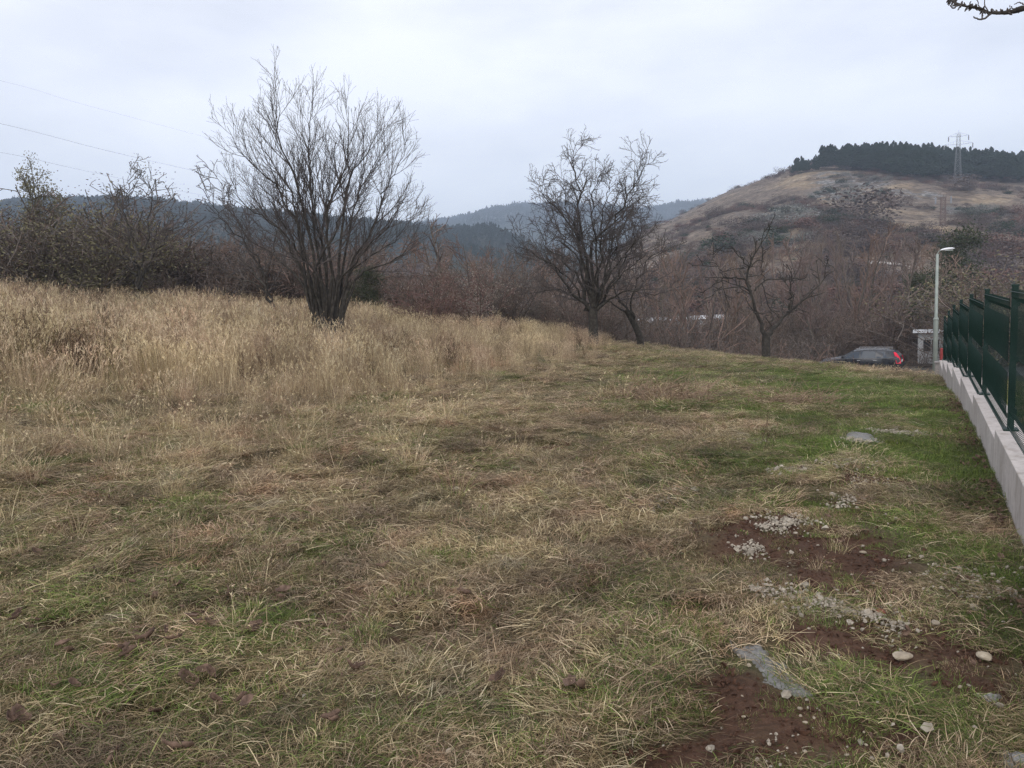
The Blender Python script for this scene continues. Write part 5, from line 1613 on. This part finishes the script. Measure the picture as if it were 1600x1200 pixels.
def wire(pts, r, label):
    W = [at(*p) for p in pts]
    T = Tubes(); T.add(spline([tuple(w) for w in W], 50), [r] * 50, 4)
    o = T.build('power_line', simple('grey_wire', (.12, .12, .13), (.2, .2, .21), 1, .8, 0))
    return tag(o, label, 'power line', 'power lines crossing the sky on the left')
wire([(-400, 110, 45), (0, 193, 60), (170, 236, 75), (330, 273, 105), (480, 308, 160), (600, 345, 330)], .009, 'overhead wire sloping from the left edge to the many-stemmed tree, the darkest of three')
wire([(-400, 175, 48), (0, 238, 62), (120, 264, 75), (290, 300, 110), (430, 325, 170), (560, 352, 340)], .0075, 'lowest overhead wire passing just above the ivy-clad tree')
wire([(-400, 45, 48), (0, 126, 62), (130, 163, 75), (320, 214, 105), (470, 255, 150), (640, 352, 420)], .004, 'faintest and highest of the three overhead wires on the left')

# ------------------------------------------------------------------ pines on the hill, scrub on its slope
def card_ball(seed, n, h, r, size, mat, shape, trunk=True, mtr=None):
    rng = random.Random(seed); V = []; Fc = []
    lobes = [(rng.gauss(0, r * .35), rng.gauss(0, r * .35), h * rng.uniform(.35, .95), rng.uniform(.3, .55) * r) for _ in range(9)]
    for i in range(n):
        if shape == 'pine':
            z = h * (.28 + .72 * rng.random()); rr = r * (1.04 - (z / h) ** 3) * (.6 + .4 * math.sin(z * 5 / h * 3 + seed)) * math.sqrt(rng.random()); a = rng.uniform(0, 6.28)
            c = np.array([rr * math.cos(a), rr * math.sin(a), z])
        else:
            lx, ly, lz, lr = lobes[rng.randrange(9)]
            d = np.array([rng.gauss(0, 1) for _ in range(3)]); d /= np.linalg.norm(d)
            c = np.array([lx, ly, lz * (.75)]) + d * lr * rng.uniform(.5, 1.1); c[2] = max(c[2], .02)
        u = np.array([rng.gauss(0, 1), rng.gauss(0, 1), rng.gauss(0, .7)]); u /= np.linalg.norm(u)
        w = np.cross(u, [rng.gauss(0, 1) for _ in range(3)]); w /= max(np.linalg.norm(w), 1e-6)
        s = size * rng.uniform(.5, 1.4); k = len(V)
        V += [c - u * s, c + w * s * .6, c + u * s, c - w * s * .6]; Fc.append((k, k + 1, k + 2, k + 3))
    o = mesh_obj('k', V, np.array(Fc), mat, None, False, False)
    return o
M_scrub = simple('scrub_twigs', (.07, .055, .05), (.14, .11, .10), 4, .95, 0)
M_scrub_r = simple('scrub_red_twigs', (.10, .052, .042), (.17, .10, .08), 4, .95, 0)
M_scrub_g = simple('juniper', (.022, .036, .022), (.055, .07, .04), 4, .95, 0)
M_scrub_grey = simple('frosted_scrub', (.13, .135, .12), (.24, .24, .22), 4, .95, 0)
pines = [card_ball(401 + i, 1100, 11.0, 2.7 + .3 * i, .30, M_pine, 'pine') for i in range(4)]
def pine_zone():
    r = np.random.RandomState(55)
    X = []; Y = []; S = []
    top = lambda p: np.interp(p, [1225, 1245, 1300, 1350, 1400, 1500, 1600, 1720], [276, 268, 262, 258, 254, 258, 264, 272])
    bot = lambda p: np.interp(p, [1225, 1245, 1300, 1370, 1400, 1450, 1500, 1600, 1720], [278, 272, 266, 270, 279, 284, 282, 288, 296])
    while len(X) < 950:
        px = r.uniform(1228, 1690); a, b = top(px), bot(px)
        py = r.uniform(a, b)
        p = hp(px, py)
        if py < a + 3: continue
        X.append(p.x); Y.append(p.y); S.append(r.uniform(.5, .85) * (.7 if px < 1280 else 1))
    for i in range(620):                      # the wood carries on over the crest
        px = r.uniform(1200, 1720); yy = HILL_R.r1 + r.uniform(-12, 40)
        X.append((px - 800) / F * yy * 1.0); Y.append(yy); S.append(r.uniform(.35, .8) * np.interp(px, [1200, 1236, 1270, 1300], [.35, .6, .85, 1]) )
    X, Y, S = map(np.array, (X, Y, S)); n = len(X)
    return np.stack([X, Y, HILL_R.z(X, Y) - .3], 1), S
P, S = pine_zone(); n = len(P); r = np.random.RandomState(56)
zero = lambda n: {'green': np.zeros(n), 'dark': np.zeros(n)}
scatter('pine_wood', P, euler(n, r, .03), S, r.randint(0, 4, n), zero(n), pines, 'dark pine wood crowning the hill on the right', 'wood')

def scatter_hill(name, H, n, umin, umax, t0, t1, sizes, protos, label, seed, pw=1.0):
    r = np.random.RandomState(seed)
    u = r.uniform(umin, umax, n); t = t0 + (t1 - t0) * r.rand(n) ** pw
    y = H.r0 + (H.r1 - H.r0) * t; x = u * y
    P = np.stack([x, y, H.z(x, y) - .5], 1)
    scatter(name, P, euler(n, r, .05), r.uniform(sizes[0], sizes[1], n), r.randint(0, len(protos), n), zero(n), protos, label, 'wood')
scatter_hill('conifer_wood', HILL_L, 16000, -.85, .1, .3, 1.03, (.4, .75), [p.copy() for p in pines], 'distant dark conifer wood on the low hill at the left', 61, .6)
scatter_hill('far_conifer_wood', HILL_F, 9000, -.22, .5, .45, 1.01, (.7, 1.3), [p.copy() for p in pines], 'far blue conifer wood on the rounded hill in the middle', 62, .6)

scr = [card_ball(420, 900, 2.6, 2.2, .08, M_scrub, 'b'), card_ball(421, 900, 2.2, 2.0, .08, M_scrub_r, 'b'), card_ball(422, 1100, 2.4, 1.8, .1, M_scrub_g, 'b'), card_ball(423, 800, 2.2, 2.0, .08, M_scrub_grey, 'b'), card_ball(424, 900, 3.4, 2.0, .08, M_scrub, 'b')]
def scrub():
    r = np.random.RandomState(71); N = 15000
    u = r.uniform(.1, .9, N); t = .03 + .97 * r.rand(N)
    y = HILL_R.r0 + (HILL_R.r1 - HILL_R.r0) * t; x = u * y
    gm = blobs_h(x, y, H_GRASS); rk = blobs_h(x, y, H_ROCK)
    nz = fbm(x / 22, y / 30, 72, 3)
    keep = (nz + .25 * (1 - t) - .35 * gm + .12 * rk) > (.525 + .12 * r.rand(N))
    x, y, t, rk, u = x[keep], y[keep], t[keep], rk[keep], u[keep]
    n = len(x); q = r.rand(n)
    idx = np.where(rk > .3, np.where(q < .45, 3, np.where(q < .75, 2, 0)), np.where(q < .35, 0, np.where(q < .65, 1, np.where(q < .75, 2, 4))))
    sc = r.lognormal(-.75, .5, n) * np.interp(t, [0, .4, 1], [1.2, .9, .8])
    scatter('hillside_scrub', np.stack([x, y, HILL_R.z(x, y) - .25], 1), euler(n, r, .1), np.stack([sc * 1.3, sc * 1.3, sc * .8], 1), idx, zero(n), scr, 'scrub and leafless bushes dotted over the rocky hillside', 'scrub')
scrub()
# pale track across the foot of the hill
V = []; Q = []
pth = [(1352, 416), (1375, 417), (1400, 419), (1420, 422)]
W = [hit(px, py - 4, HILL_R.z, 88, 520, 900) for px, py in pth]
S_ = spline([tuple(w) for w in W], 60)
for p in S_:
    for s in (-.9, .9): V.append((p[0] - s * .1, p[1] + s, float(HILL_R.z(np.array([p[0]]), np.array([p[1] + s]))[0]) + .25))
for i in range(59): Q.append((2 * i, 2 * i + 1, 2 * i + 3, 2 * i + 2))
tag(mesh_obj('dirt_track', V, Q, simple('track_gravel', (.26, .24, .22), (.38, .35, .32), .5, .95, 0)), kind='structure')

# ------------------------------------------------------------------ haze
mb = MB(); mb.box(-2500, 2500, -90, 2500, -12, 330)
hz = mb.build('haze', None)
mh = bpy.data.materials.new('haze_air'); mh.use_nodes = True
nt = mh.node_tree; nt.nodes.clear()
ho = nt.nodes.new('ShaderNodeOutputMaterial'); pv = nt.nodes.new('ShaderNodeVolumePrincipled')
pv.inputs['Color'].default_value = (.70, .82, 1.0, 1); pv.inputs['Density'].default_value = .00052; pv.inputs['Anisotropy'].default_value = 0.2
nt.links.new(pv.outputs[0], ho.inputs['Volume'])
hz.data.materials.append(mh)
tag(hz, 'thin bluish haze over the valley', 'haze', None, 'stuff')
